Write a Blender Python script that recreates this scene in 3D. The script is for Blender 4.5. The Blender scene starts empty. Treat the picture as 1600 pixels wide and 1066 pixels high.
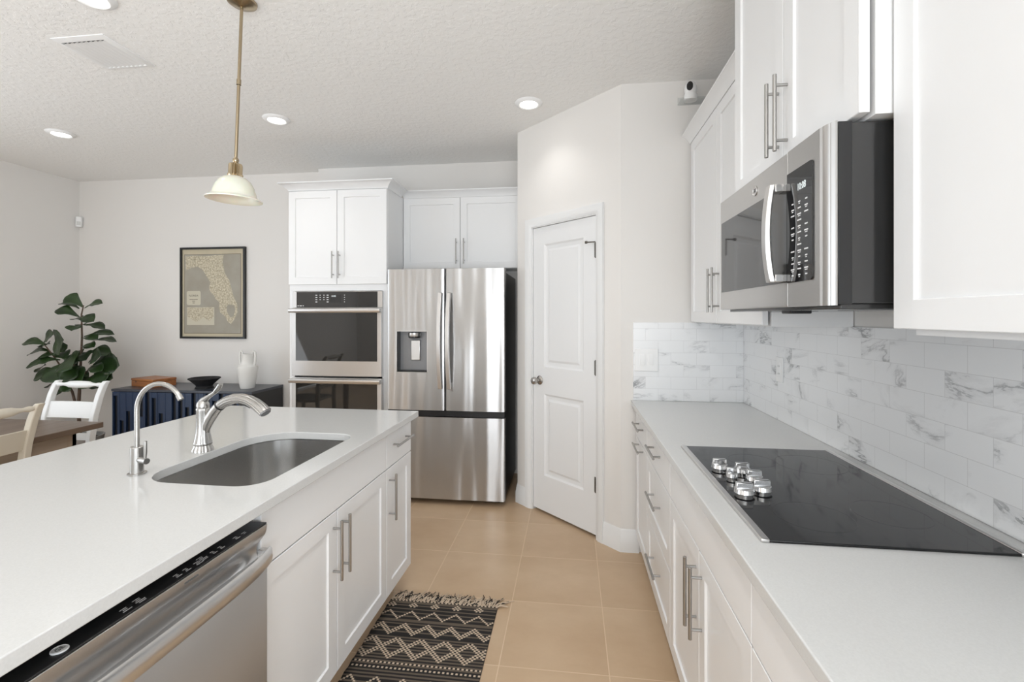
import bpy, bmesh, math, random
from mathutils import Matrix, Vector
random.seed(7)
S = bpy.context.scene
COL = S.collection
PI = math.pi

# ------------------------------------------------------------------ camera
cd = bpy.data.cameras.new('camera'); cam = bpy.data.objects.new('camera', cd); COL.objects.link(cam)
cd.sensor_width = 36.0; cd.lens = 736.0 / 1600.0 * 36.0; cd.shift_y = -39.0 / 1600.0
cd.clip_start = 0.02; cd.clip_end = 200
cam.location = (0, 0, 1.42); cam.rotation_euler = (PI / 2, 0, math.atan(92.0 / 736.0))
S.camera = cam
# ------------------------------------------------------------------ exposure, world, daylight
S.view_settings.view_transform = 'Standard'; S.view_settings.look = 'None'
S.view_settings.gamma = 1.0; S.view_settings.exposure = 0.10; S.view_settings.use_curve_mapping = False
W = bpy.data.worlds.new('World'); S.world = W; W.use_nodes = True
bg = W.node_tree.nodes['Background']; bg.inputs[0].default_value = (0.86, 0.93, 1.0, 1); bg.inputs[1].default_value = 1.6


def area(name, loc, rot, sx, sy, power, color=(1, 1, 1), parent=None):
    l = bpy.data.lights.new(name, 'AREA'); l.shape = 'RECTANGLE'; l.size = sx; l.size_y = sy
    l.energy = power; l.color = color
    o = bpy.data.objects.new(name, l); COL.objects.link(o); o.location = loc; o.rotation_euler = rot
    if parent: o.parent = parent
    return o


# area lamps added as window fill at the unseen rear, left and right openings
DAY = (0.885, 0.945, 1.0)
UP = math.radians(18)      # upward tilt added so these lamps brighten the ceiling
area('daylight_fill', (-4.05, -3.52, 1.35), (-PI / 2 - UP, 0, PI), 0.38, 2.0, 5, DAY)
area('daylight_fill', (-0.2, -3.52, 1.2), (-PI / 2 - UP * 3, 0, PI), 2.1, 2.3, 78, DAY)
area('daylight_fill', (-5.0, 0.55, 1.25), (0, -PI / 2 - UP * 1.4, 0), 2.3, 2.8, 39, DAY)
area('daylight_fill', (0.97, -2.0, 1.25), (0, PI / 2 + UP * 3, 0), 2.2, 2.2, 140, DAY)

# ------------------------------------------------------------------ materials
MT = {}


def nodes_of(name):
    m = bpy.data.materials.new(name); m.use_nodes = True
    nt = m.node_tree; b = nt.nodes['Principled BSDF']
    MT[name] = m
    return m, nt, b


def N(nt, typ, **kw):
    n = nt.nodes.new(typ)
    for k, v in kw.items():
        if k.startswith('i_'):
            key = k[2:]
            n.inputs[int(key) if key.isdigit() else key.replace('_', ' ')].default_value = v
        else: setattr(n, k, v)
    return n


def L(nt, a, b): nt.links.new(a, b)


def math_(nt, op, a, b=None):
    n = N(nt, 'ShaderNodeMath', operation=op)
    for i, v in enumerate((a, b)):
        if v is None: continue
        if isinstance(v, (int, float)): n.inputs[i].default_value = v
        else: L(nt, v, n.inputs[i])
    return n.outputs[0]


def simple(name, col, rough=0.5, metal=0.0, coat=0.0, bump=None, spec=None, emit=None, var=None, trans=0.0):
    m, nt, b = nodes_of(name)
    b.inputs['Base Color'].default_value = (*col, 1); b.inputs['Roughness'].default_value = rough
    b.inputs['Metallic'].default_value = metal; b.inputs['Coat Weight'].default_value = coat
    if spec is not None: b.inputs['Specular IOR Level'].default_value = spec
    if trans: b.inputs['Transmission Weight'].default_value = trans
    if emit:
        b.inputs['Emission Color'].default_value = (*emit[0], 1); b.inputs['Emission Strength'].default_value = emit[1]
    tc = N(nt, 'ShaderNodeTexCoord')
    if var:      # (scale vec, second colour)
        mp = N(nt, 'ShaderNodeMapping'); mp.inputs['Scale'].default_value = var[0]; L(nt, tc.outputs['Object'], mp.inputs[0])
        nz = N(nt, 'ShaderNodeTexNoise', i_Scale=1.0, i_Detail=5.0); L(nt, mp.outputs[0], nz.inputs['Vector'])
        rp = N(nt, 'ShaderNodeValToRGB'); rp.color_ramp.elements[0].position = 0.35; rp.color_ramp.elements[1].position = 0.65
        rp.color_ramp.elements[0].color = (*col, 1); rp.color_ramp.elements[1].color = (*var[1], 1)
        L(nt, nz.outputs['Fac'], rp.inputs[0]); L(nt, rp.outputs[0], b.inputs['Base Color'])
    if bump:     # (scale vec, strength, distance)
        mp = N(nt, 'ShaderNodeMapping'); mp.inputs['Scale'].default_value = bump[0]; L(nt, tc.outputs['Object'], mp.inputs[0])
        nz = N(nt, 'ShaderNodeTexNoise', i_Scale=1.0, i_Detail=4.0); L(nt, mp.outputs[0], nz.inputs['Vector'])
        bp = N(nt, 'ShaderNodeBump'); bp.inputs['Strength'].default_value = bump[1]; bp.inputs['Distance'].default_value = bump[2]
        L(nt, nz.outputs['Fac'], bp.inputs['Height']); L(nt, bp.outputs[0], b.inputs['Normal'])
    return m


WALL = simple('warm white wall paint', (0.80, 0.775, 0.745), 0.75, bump=((90, 90, 90), 0.12, 0.002))
CEIL = simple('knockdown ceiling paint', (0.91, 0.90, 0.88), 0.85)
CAB = simple('white cabinet lacquer', (0.86, 0.86, 0.86), 0.30)
TRIM = simple('white trim paint', (0.83, 0.83, 0.825), 0.35)
DOORP = simple('white door paint', (0.83, 0.83, 0.83), 0.38)
QUARTZ = simple('white quartz', (0.62, 0.62, 0.61), 0.12, spec=0.4, var=((260, 260, 260), (0.65, 0.65, 0.64)))
NICK = simple('brushed nickel pull', (0.40, 0.39, 0.375), 0.30, 1.0)
CHROME = simple('brushed nickel faucet', (0.48, 0.47, 0.455), 0.27, 1.0)
POL = simple('polished steel', (0.75, 0.75, 0.75), 0.12, 1.0)
BRASS = simple('antique brass', (0.42, 0.34, 0.23), 0.26, 1.0)
BLACK = simple('black plastic', (0.012, 0.012, 0.013), 0.35)
BGLASS = simple('black glass', (0.012, 0.012, 0.013), 0.03, spec=0.6)
OGLASS = simple('dark oven glass', (0.018, 0.018, 0.018), 0.03, spec=0.7)
MGLASS = simple('grey microwave glass', (0.03, 0.03, 0.03), 0.04, spec=1.0)
DGREY = simple('dark grey enamel', (0.028, 0.028, 0.028), 0.12, spec=0.7)
CTGLASS = simple('black cooktop glass', (0.008, 0.008, 0.009), 0.06, spec=0.45)
GREYPL = simple('grey plastic', (0.26, 0.26, 0.265), 0.35, 0.3)
WPL = simple('white plastic', (0.90, 0.90, 0.895), 0.35)
PRINT = simple('light grey print', (0.80, 0.80, 0.80), 0.5)
DPRINT = simple('dark grey print', (0.10, 0.10, 0.10), 0.5)
LCD = simple('lit display digits', (0.8, 0.85, 0.85), 0.5, emit=((0.85, 0.95, 1.0), 0.22))
LENS = simple('lit lamp lens', (1, 1, 1), 0.4, emit=((1.0, 0.97, 0.92), 5.0))
ALAB = simple('alabaster glass', (0.86, 0.82, 0.72), 0.25, var=((9, 9, 9), (0.80, 0.74, 0.62)))
ALAB.node_tree.nodes['Principled BSDF'].inputs['Subsurface Weight'].default_value = 0.25
NAVY = simple('navy painted wood', (0.012, 0.030, 0.078), 0.38, bump=((4, 4, 60), 0.15, 0.002))
NAVYTOP = simple('dark slate sideboard top', (0.045, 0.05, 0.065), 0.30)
NAVYBACK = simple('black blue recess', (0.003, 0.004, 0.008), 0.5)
CHERRY = simple('cherry wood', (0.30, 0.10, 0.032), 0.35, var=((3, 30, 40), (0.42, 0.17, 0.06)))
BASKET = simple('black woven bowl', (0.010, 0.010, 0.012), 0.7, bump=((60, 60, 160), 0.6, 0.004))
CERAM = simple('white stoneware', (0.80, 0.79, 0.76), 0.55, bump=((30, 30, 30), 0.25, 0.003))
WALNUT = simple('weathered walnut top', (0.115, 0.075, 0.050), 0.35, var=((22, 1.6, 10), (0.17, 0.115, 0.08)))
OAKAP = simple('greyed oak apron', (0.34, 0.26, 0.19), 0.5, var=((2, 2, 25), (0.42, 0.33, 0.25)))
WCHAIR = simple('white chair paint', (0.80, 0.80, 0.79), 0.35)
CCHAIR = simple('cream chair paint', (0.62, 0.56, 0.46), 0.4)
SEAT = simple('pale woven seat', (0.66, 0.62, 0.55), 0.8, bump=((120, 120, 120), 0.5, 0.004))
LEAF = simple('fig leaf', (0.011, 0.027, 0.008), 0.34, var=((7, 7, 7), (0.024, 0.056, 0.012)))
BARK = simple('fig bark', (0.10, 0.065, 0.045), 0.8)
POT = simple('grey planter', (0.35, 0.34, 0.33), 0.7)
SOIL = simple('soil', (0.03, 0.02, 0.015), 0.95)
RUGK = simple('black wool', (0.018, 0.016, 0.015), 0.95)
RUGC = simple('cream wool', (0.60, 0.48, 0.36), 0.95)
RUGT = simple('brown wool', (0.13, 0.10, 0.075), 0.95)
FRAMEB = simple('black picture frame', (0.008, 0.008, 0.008), 0.35)
PAPER = simple('aged paper', (0.56, 0.49, 0.35), 0.6, var=((6, 6, 6), (0.50, 0.44, 0.32)))
SEA = simple('printed sea', (0.33, 0.30, 0.24), 0.6, var=((5, 5, 5), (0.38, 0.355, 0.30)))
CREAMP = simple('cream print', (0.58, 0.54, 0.43), 0.6)
INKY = simple('map ink', (0.12, 0.10, 0.075), 0.6)
ACRYL = simple('clear acrylic', (0.75, 0.77, 0.75), 0.05); ACRYL.node_tree.nodes['Principled BSDF'].inputs['Alpha'].default_value = 0.2
GLASSW = simple('window glass', (1, 1, 1), 0.0, trans=1.0)
DARKHOLE = simple('dark gap', (0.01, 0.01, 0.01), 0.8)
GROUND = simple('patio ground', (0.45, 0.43, 0.40), 0.9)


def ceiling_bump():
    nt = CEIL.node_tree; b = nt.nodes['Principled BSDF']
    g = N(nt, 'ShaderNodeNewGeometry')
    nz = N(nt, 'ShaderNodeTexNoise', i_Scale=32.0, i_Detail=3.0, i_Roughness=0.55); L(nt, g.outputs['Position'], nz.inputs['Vector'])
    rp = N(nt, 'ShaderNodeValToRGB'); rp.color_ramp.elements[0].position = 0.46; rp.color_ramp.elements[1].position = 0.56
    L(nt, nz.outputs['Fac'], rp.inputs[0])
    bp = N(nt, 'ShaderNodeBump'); bp.inputs['Strength'].default_value = 0.30; bp.inputs['Distance'].default_value = 0.004
    L(nt, rp.outputs[0], bp.inputs['Height']); L(nt, bp.outputs[0], b.inputs['Normal'])


ceiling_bump()


STEELS = set()


def steel(name, col, rough, grain, wav=None, aniso=0.9, fine=0.015):
    """brushed stainless: grain = mapping scale of the fine brushing, wav = (scale, strength) of the sheet's slow waviness"""
    m, nt, b = nodes_of(name)
    b.inputs['Metallic'].default_value = 1.0; b.inputs['Base Color'].default_value = (*col, 1)
    tc = N(nt, 'ShaderNodeTexCoord')
    mp = N(nt, 'ShaderNodeMapping'); mp.inputs['Scale'].default_value = grain; L(nt, tc.outputs['Object'], mp.inputs[0])
    nz = N(nt, 'ShaderNodeTexNoise', i_Scale=1.0, i_Detail=3.0); L(nt, mp.outputs[0], nz.inputs['Vector'])
    r = N(nt, 'ShaderNodeMapRange'); r.inputs['To Min'].default_value = rough - (0.04 if fine else 0); r.inputs['To Max'].default_value = rough + (0.05 if fine else 0)
    L(nt, nz.outputs['Fac'], r.inputs[0]); L(nt, r.outputs[0], b.inputs['Roughness'])
    bp = N(nt, 'ShaderNodeBump'); bp.inputs['Strength'].default_value = fine; bp.inputs['Distance'].default_value = 0.001
    L(nt, nz.outputs['Fac'], bp.inputs['Height'])
    if wav:
        mp2 = N(nt, 'ShaderNodeMapping'); mp2.inputs['Scale'].default_value = wav[0]; L(nt, tc.outputs['Object'], mp2.inputs[0])
        n2 = N(nt, 'ShaderNodeTexNoise', i_Scale=1.0, i_Detail=0.0); L(nt, mp2.outputs[0], n2.inputs['Vector'])
        b2 = N(nt, 'ShaderNodeBump'); b2.inputs['Strength'].default_value = wav[1]; b2.inputs['Distance'].default_value = 0.05
        L(nt, n2.outputs['Fac'], b2.inputs['Height']); L(nt, b2.outputs[0], bp.inputs['Normal'])
    L(nt, bp.outputs[0], b.inputs['Normal'])
    b.inputs['Anisotropic'].default_value = aniso
    tg = N(nt, 'ShaderNodeTangent', direction_type='UV_MAP', uv_map='grain'); L(nt, tg.outputs[0], b.inputs['Tangent'])
    STEELS.add(m)
    return m


ST_V = steel('stainless fridge steel', (0.58, 0.58, 0.58), 0.30, (300, 300, 3), ((11, 11, 1.1), 0.26))
ST_H = steel('stainless oven steel', (0.62, 0.61, 0.60), 0.30, (3, 300, 300), ((5, 5, 3), 0.04))
ST_D = steel('stainless dishwasher steel', (0.62, 0.62, 0.62), 0.32, (300, 3, 300), ((3, 4, 2), 0.05))
ST_M = steel('stainless microwave steel', (0.60, 0.59, 0.58), 0.30, (300, 3, 300), None)
ST_S = steel('stainless sink steel', (0.48, 0.475, 0.465), 0.27, (4, 300, 200), ((6, 6, 4), 0.05), 0.6, 0.0)
ST_P = simple('satin steel trim', (0.68, 0.67, 0.66), 0.28, 1.0)


def floor_material():
    m, nt, b = nodes_of('beige porcelain floor tile')
    g = N(nt, 'ShaderNodeNewGeometry'); sp = N(nt, 'ShaderNodeSeparateXYZ'); L(nt, g.outputs['Position'], sp.inputs[0])
    T = 0.4415
    u = math_(nt, 'DIVIDE', math_(nt, 'SUBTRACT', sp.outputs[0], 0.151 - 40 * T), T)
    v = math_(nt, 'DIVIDE', math_(nt, 'SUBTRACT', sp.outputs[1], 2.774 - 40 * T), T)
    fu, fv = math_(nt, 'FRACT', u), math_(nt, 'FRACT', v)
    du = math_(nt, 'ABSOLUTE', math_(nt, 'SUBTRACT', fu, 0.5)); dv = math_(nt, 'ABSOLUTE', math_(nt, 'SUBTRACT', fv, 0.5))
    gr = math_(nt, 'GREATER_THAN', math_(nt, 'MAXIMUM', du, dv), 0.5 - 0.0048)
    cb = N(nt, 'ShaderNodeCombineXYZ'); L(nt, math_(nt, 'FLOOR', u), cb.inputs[0]); L(nt, math_(nt, 'FLOOR', v), cb.inputs[1])
    wn = N(nt, 'ShaderNodeTexWhiteNoise'); wn.noise_dimensions = '3D'; L(nt, cb.outputs[0], wn.inputs['Vector'])
    va = N(nt, 'ShaderNodeVectorMath', operation='MULTIPLY_ADD'); L(nt, wn.outputs['Color'], va.inputs[0]); va.inputs[1].default_value = (9, 9, 9)
    L(nt, g.outputs['Position'], va.inputs[2])
    mp = N(nt, 'ShaderNodeMapping'); mp.inputs['Scale'].default_value = (2.2, 3.2, 1); L(nt, va.outputs[0], mp.inputs[0])
    nz = N(nt, 'ShaderNodeTexNoise', i_Scale=1.0, i_Detail=6.0, i_Roughness=0.6); L(nt, mp.outputs[0], nz.inputs['Vector'])
    rp = N(nt, 'ShaderNodeValToRGB'); e = rp.color_ramp.elements
    e[0].position = 0.30; e[0].color = (0.51, 0.35, 0.215, 1); e[1].position = 0.72; e[1].color = (0.62, 0.455, 0.30, 1)
    L(nt, nz.outputs['Fac'], rp.inputs[0])
    mx = N(nt, 'ShaderNodeMix', data_type='RGBA'); L(nt, gr, mx.inputs[0]); L(nt, rp.outputs[0], mx.inputs[6]); mx.inputs[7].default_value = (0.70, 0.54, 0.38, 1)
    L(nt, mx.outputs[2], b.inputs['Base Color'])
    r = math_(nt, 'ADD', math_(nt, 'MULTIPLY', gr, 0.4), 0.34); L(nt, r, b.inputs['Roughness'])
    bp = N(nt, 'ShaderNodeBump'); bp.inputs['Strength'].default_value = 0.4; bp.inputs['Distance'].default_value = 0.002
    L(nt, math_(nt, 'SUBTRACT', 1.0, gr), bp.inputs['Height']); L(nt, bp.outputs[0], b.inputs['Normal'])
    return m


FLOOR = floor_material()


def marble_material(name, axis):
    """3 x 6 inch marble tiles in running bond; axis 'X' or 'Y' is the horizontal axis of the wall"""
    m, nt, b = nodes_of(name)
    g = N(nt, 'ShaderNodeNewGeometry'); sp = N(nt, 'ShaderNodeSeparateXYZ'); L(nt, g.outputs['Position'], sp.inputs[0])
    h = sp.outputs[0] if axis == 'X' else sp.outputs[1]
    off = 0.590 if axis == 'X' else 1.2585
    TW, TH = 0.1475, 0.0718
    row = math_(nt, 'DIVIDE', math_(nt, 'SUBTRACT', sp.outputs[2], 0.914 - 10 * TH), TH)
    ri = math_(nt, 'FLOOR', row)
    sh = math_(nt, 'MULTIPLY', math_(nt, 'MODULO', ri, 2.0), 0.5)
    u = math_(nt, 'ADD', math_(nt, 'DIVIDE', math_(nt, 'SUBTRACT', h, off - 40 * TW), TW), math_(nt, 'SUBTRACT', 0.5 if axis == 'X' else 0.0, sh) if axis == 'X' else sh)
    ui = math_(nt, 'FLOOR', u)
    fu, fv = math_(nt, 'FRACT', u), math_(nt, 'FRACT', row)
    eu = math_(nt, 'MULTIPLY', math_(nt, 'SUBTRACT', 0.5, math_(nt, 'ABSOLUTE', math_(nt, 'SUBTRACT', fu, 0.5))), TW)
    ev = math_(nt, 'MULTIPLY', math_(nt, 'SUBTRACT', 0.5, math_(nt, 'ABSOLUTE', math_(nt, 'SUBTRACT', fv, 0.5))), TH)
    gr = math_(nt, 'LESS_THAN', math_(nt, 'MINIMUM', eu, ev), 0.0007)
    cb = N(nt, 'ShaderNodeCombineXYZ'); L(nt, ui, cb.inputs[0]); L(nt, ri, cb.inputs[1])
    wn = N(nt, 'ShaderNodeTexWhiteNoise'); wn.noise_dimensions = '3D'; L(nt, cb.outputs[0], wn.inputs['Vector'])
    pc = N(nt, 'ShaderNodeCombineXYZ'); L(nt, h, pc.inputs[0]); L(nt, sp.outputs[2], pc.inputs[1])
    va = N(nt, 'ShaderNodeVectorMath', operation='MULTIPLY_ADD'); L(nt, wn.outputs['Color'], va.inputs[0]); va.inputs[1].default_value = (0.35, 0.35, 3)
    L(nt, pc.outputs[0], va.inputs[2])
    # veins: thin dark ridges of a stretched, warped noise, only where a second noise is high
    mp = N(nt, 'ShaderNodeMapping'); mp.inputs['Rotation'].default_value = (0, 0, math.radians(-38 if axis == 'X' else 38)); mp.inputs['Scale'].default_value = (2.6, 6.5, 1)
    L(nt, va.outputs[0], mp.inputs[0])
    nz = N(nt, 'ShaderNodeTexNoise', i_Scale=1.0, i_Detail=7.0, i_Roughness=0.62, i_Distortion=0.6); L(nt, mp.outputs[0], nz.inputs['Vector'])
    d = math_(nt, 'ABSOLUTE', math_(nt, 'SUBTRACT', nz.outputs['Fac'], 0.5))
    thin = N(nt, 'ShaderNodeMapRange'); thin.inputs['From Max'].default_value = 0.022; thin.inputs['To Min'].default_value = 1; thin.inputs['To Max'].default_value = 0
    L(nt, d, thin.inputs[0])
    soft = N(nt, 'ShaderNodeMapRange'); soft.inputs['From Max'].default_value = 0.085; soft.inputs['To Min'].default_value = 1; soft.inputs['To Max'].default_value = 0
    L(nt, d, soft.inputs[0])
    n2 = N(nt, 'ShaderNodeTexNoise', i_Scale=4.2, i_Detail=2.0); L(nt, va.outputs[0], n2.inputs['Vector'])
    msk = N(nt, 'ShaderNodeMapRange'); msk.inputs['From Min'].default_value = 0.49; msk.inputs['From Max'].default_value = 0.68; L(nt, n2.outputs['Fac'], msk.inputs[0])
    vein = math_(nt, 'MULTIPLY', msk.outputs[0], math_(nt, 'ADD', math_(nt, 'MULTIPLY', thin.outputs[0], 0.70), math_(nt, 'MULTIPLY', soft.outputs[0], 0.30)))
    mx = N(nt, 'ShaderNodeMix', data_type='RGBA'); L(nt, vein, mx.inputs[0]); mx.inputs[6].default_value = (0.87, 0.875, 0.88, 1); mx.inputs[7].default_value = (0.20, 0.205, 0.215, 1)
    m2 = N(nt, 'ShaderNodeMix', data_type='RGBA'); L(nt, gr, m2.inputs[0]); L(nt, mx.outputs[2], m2.inputs[6]); m2.inputs[7].default_value = (0.68, 0.68, 0.68, 1)
    L(nt, m2.outputs[2], b.inputs['Base Color']); b.inputs['Roughness'].default_value = 0.22
    return m


MARB_Y = marble_material('grey veined marble tile along depth', 'Y')
MARB_X = marble_material('grey veined marble tile across', 'X')


def land_material():
    m, nt, b = nodes_of('printed county land')
    tc = N(nt, 'ShaderNodeTexCoord')
    v = N(nt, 'ShaderNodeTexVoronoi', feature='DISTANCE_TO_EDGE', i_Scale=44.0); L(nt, tc.outputs['Object'], v.inputs['Vector'])
    v2 = N(nt, 'ShaderNodeTexVoronoi', i_Scale=44.0); L(nt, tc.outputs['Object'], v2.inputs['Vector'])
    nz = N(nt, 'ShaderNodeTexNoise', i_Scale=60.0, i_Detail=4.0); L(nt, tc.outputs['Object'], nz.inputs['Vector'])
    rp = N(nt, 'ShaderNodeValToRGB'); e = rp.color_ramp.elements; e[0].position = 0.36; e[0].color = (0.40, 0.35, 0.25, 1); e[1].position = 0.60; e[1].color = (0.66, 0.60, 0.46, 1)
    L(nt, nz.outputs['Fac'], rp.inputs[0])
    mx = N(nt, 'ShaderNodeMix', data_type='RGBA'); L(nt, math_(nt, 'LESS_THAN', v.outputs['Distance'], 0.035), mx.inputs[0]); L(nt, rp.outputs[0], mx.inputs[6]); mx.inputs[7].default_value = (0.36, 0.31, 0.22, 1)
    L(nt, mx.outputs[2], b.inputs['Base Color']); b.inputs['Roughness'].default_value = 0.6
    return m


LAND = land_material()


# ------------------------------------------------------------------ builders
class MB:
    def __init__(s, world=False): s.bm = bmesh.new(); s.world = world; s.mi = 0

    def f(s, vs):
        try:
            fc = s.bm.faces.new(vs); fc.material_index = s.mi; return fc
        except ValueError: return None

    def box(s, x0, x1, y0, y1, z0, z1):
        x0, x1 = sorted((x0, x1)); y0, y1 = sorted((y0, y1)); z0, z1 = sorted((z0, z1))
        v = [s.bm.verts.new(c) for c in ((x0, y0, z0), (x1, y0, z0), (x1, y1, z0), (x0, y1, z0), (x0, y0, z1), (x1, y0, z1), (x1, y1, z1), (x0, y1, z1))]
        for q in ((3, 2, 1, 0), (4, 5, 6, 7), (0, 1, 5, 4), (1, 2, 6, 5), (2, 3, 7, 6), (3, 0, 4, 7)): s.f([v[i] for i in q])
        return s

    def prism(s, pts, axis, a0, a1):
        """extrude a 2-D outline; axis 'X': pts are (y,z); 'Y': (x,z); 'Z': (x,y)"""
        def mk(p, a): return {'X': (a, p[0], p[1]), 'Y': (p[0], a, p[1]), 'Z': (p[0], p[1], a)}[axis]
        A = [s.bm.verts.new(mk(p, a0)) for p in pts]; B = [s.bm.verts.new(mk(p, a1)) for p in pts]
        n = len(pts)
        s.f(A[::-1]); s.f(B)
        for i in range(n): s.f([A[i], A[(i + 1) % n], B[(i + 1) % n], B[i]])
        return s

    def tube(s, pts, r, seg=12, cap=True, squash=None, flute=None):
        pts = [Vector(p) for p in pts]; n = len(pts)
        rs = r if isinstance(r, (list, tuple)) else [r] * n
        rings = []; up = None
        for i, p in enumerate(pts):
            t = (pts[min(i + 1, n - 1)] - pts[max(i - 1, 0)]).normalized()
            if up is None:
                up = Vector((0, 0, 1)) if abs(t.z) < 0.9 else Vector((0, 1, 0))
            a = t.cross(up)
            if a.length < 1e-4: a = t.orthogonal()
            a.normalize(); bb = a.cross(t).normalized(); up = bb
            k = squash[i] if squash else 1.0
            rings.append([s.bm.verts.new(p + (a * math.cos(2 * PI * j / seg) + bb * k * math.sin(2 * PI * j / seg)) * rs[i] * (1 - (flute[1] * (0.5 + 0.5 * math.cos(flute[0] * 2 * PI * j / seg)) if flute else 0))) for j in range(seg)])
        for i in range(n - 1):
            for j in range(seg): s.f([rings[i][j], rings[i][(j + 1) % seg], rings[i + 1][(j + 1) % seg], rings[i + 1][j]])
        if cap: s.f(rings[0][::-1]); s.f(rings[-1])
        return s

    def cyl(s, p0, p1, r, seg=16): return s.tube([p0, p1], r, seg)

    def lathe(s, prof, c=(0, 0, 0), M=None, seg=28, flute=None):
        """prof = [(radius, height)] about local z at c; M turns it; flute = (count, depth)"""
        rings = []
        for (r, z) in prof:
            if r < 1e-6:
                p = Vector((0, 0, z)); p = (M @ p if M else p) + Vector(c); rings.append([s.bm.verts.new(p)]); continue
            ring = []
            for j in range(seg):
                a = 2 * PI * j / seg
                rr = r * (1 - (flute[1] * (0.5 + 0.5 * math.cos(a * flute[0])) if flute else 0))
                p = Vector((rr * math.cos(a), rr * math.sin(a), z)); p = (M @ p if M else p) + Vector(c)
                ring.append(s.bm.verts.new(p))
            rings.append(ring)
        for A, B in zip(rings, rings[1:]):
            for j in range(seg):
                k = (j + 1) % seg
                if len(A) == 1 and len(B) == 1: continue
                if len(A) == 1: s.f([A[0], B[k], B[j]])
                elif len(B) == 1: s.f([A[j], A[k], B[0]])
                else: s.f([A[j], A[k], B[k], B[j]])
        return s

    def loft(s, loops, close=True, cap0=True, cap1=True):
        R = [[s.bm.verts.new(p) for p in lp] for lp in loops]; n = len(R[0])
        for A, B in zip(R, R[1:]):
            for j in range(n if close else n - 1): s.f([A[j], A[(j + 1) % n], B[(j + 1) % n], B[j]])
        if cap0: s.f(R[0][::-1])
        if cap1: s.f(R[-1])
        return s

    def shaker(s, x0, x1, z0, z1, y0=0.0, t=0.02, rail=0.057, rec=0.007, ch=0.0025):
        """five-piece door, front at y0 facing -y"""
        def ring(i, y): return [s.bm.verts.new(c) for c in ((x0 + i, y, z0 + i), (x1 - i, y, z0 + i), (x1 - i, y, z1 - i), (x0 + i, y, z1 - i))]
        e = 0.0015
        R = [ring(0, y0 + t), ring(0, y0 + e), ring(e, y0), ring(rail, y0), ring(rail + ch, y0 + rec)]
        for A, B in zip(R, R[1:]):
            for j in range(4): s.f([A[j], A[(j + 1) % 4], B[(j + 1) % 4], B[j]])
        s.f(R[-1]); s.f(R[0][::-1])
        return s

    def slab(s, x0, x1, z0, z1, y0=0.0, t=0.02):
        return s.shaker(x0, x1, z0, z1, y0, t, rail=0.02, rec=0.0, ch=0.004)

    def build(s, name, mat, parent=None, bevel=0.0, bseg=2, smooth=True, angle=35):
        bmesh.ops.recalc_face_normals(s.bm, faces=s.bm.faces)
        me = bpy.data.meshes.new(name); s.bm.to_mesh(me); s.bm.free()
        for m in (mat if isinstance(mat, (list, tuple)) else [mat]): me.materials.append(m)
        if any(m in STEELS for m in me.materials):      # brushing direction: u runs up the sheet
            uv = me.uv_layers.new(name='grain')
            for lp in me.loops:
                c = me.vertices[lp.vertex_index].co; uv.data[lp.index].uv = (c.z, c.x + c.y)
        o = bpy.data.objects.new(name, me); COL.objects.link(o)
        if parent is not None:
            if s.world:
                Mw = Matrix(); q = parent; ch = []
                while q is not None: ch.append(q); q = q.parent
                for q in reversed(ch): Mw = Mw @ Matrix.LocRotScale(q.location, q.rotation_euler, q.scale)
                me.transform(Mw.inverted())
            o.parent = parent
        if smooth:
            me.shade_smooth(); me.set_sharp_from_angle(angle=math.radians(angle))
        if bevel:
            md = o.modifiers.new('bevel', 'BEVEL'); md.width = bevel; md.segments = bseg; md.limit_method = 'ANGLE'; md.angle_limit = math.radians(40)
            md.harden_normals = False
        return o


def thing(name, label, cat, loc=(0, 0, 0), rz=0.0, group=None, rot=None):
    o = bpy.data.objects.new(name, None); COL.objects.link(o); o.empty_display_size = 0.1
    o.location = loc; o.rotation_euler = rot if rot else (0, 0, rz); o['label'] = label; o['category'] = cat
    if group: o['group'] = group
    return o


def tag(o, label, cat, group=None):
    o['label'] = label; o['category'] = cat
    if group: o['group'] = group
    return o


def struct(o, label=None):
    o['kind'] = 'structure'
    if label: o['label'] = label
    return o


def sroot(name, loc=(0, 0, 0), rz=0.0):
    o = bpy.data.objects.new(name, None); COL.objects.link(o); o.location = loc; o.rotation_euler = (0, 0, rz); o['kind'] = 'structure'
    return o


def text(name, body, size, M, mat, parent, depth=0.0004, align='CENTER', xs=1.0):
    cu = bpy.data.curves.new(name, 'FONT'); cu.body = body; cu.size = size; cu.align_x = align; cu.align_y = 'CENTER'; cu.extrude = depth
    t = bpy.data.objects.new('tmp', cu); COL.objects.link(t)
    dg = bpy.context.evaluated_depsgraph_get(); me = bpy.data.meshes.new_from_object(t.evaluated_get(dg))
    bpy.data.objects.remove(t); bpy.data.curves.remove(cu)
    me.transform(M @ Matrix.Diagonal((xs, 1, 1, 1))); me.name = name; me.materials.clear(); me.materials.append(mat)
    o = bpy.data.objects.new(name, me); COL.objects.link(o); o.parent = parent
    return o


# text frame of a surface facing local -y: x right, z up
FRONT = Matrix.Rotation(PI / 2, 4, 'X')


def pull(parent, kind, x, z, ln=0.215, out=0.034, r=0.0055, y=0.0, name='handle'):
    b = MB()
    if kind == 'v':
        b.cyl((x, y - out, z - ln / 2), (x, y - out, z + ln / 2), r)
        for s_ in (-1, 1): b.cyl((x, y, z + s_ * ln * 0.36), (x, y - out, z + s_ * ln * 0.36), r * 0.8, 10)
    else:
        b.cyl((x - ln / 2, y - out, z), (x + ln / 2, y - out, z), r)
        for s_ in (-1, 1): b.cyl((x + s_ * ln * 0.36, y, z), (x + s_ * ln * 0.36, y - out, z), r * 0.8, 10)
    h = b.build(name, NICK, parent, bevel=0.0012)
    h['label'] = 'brushed nickel bar pull'
    return h


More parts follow.
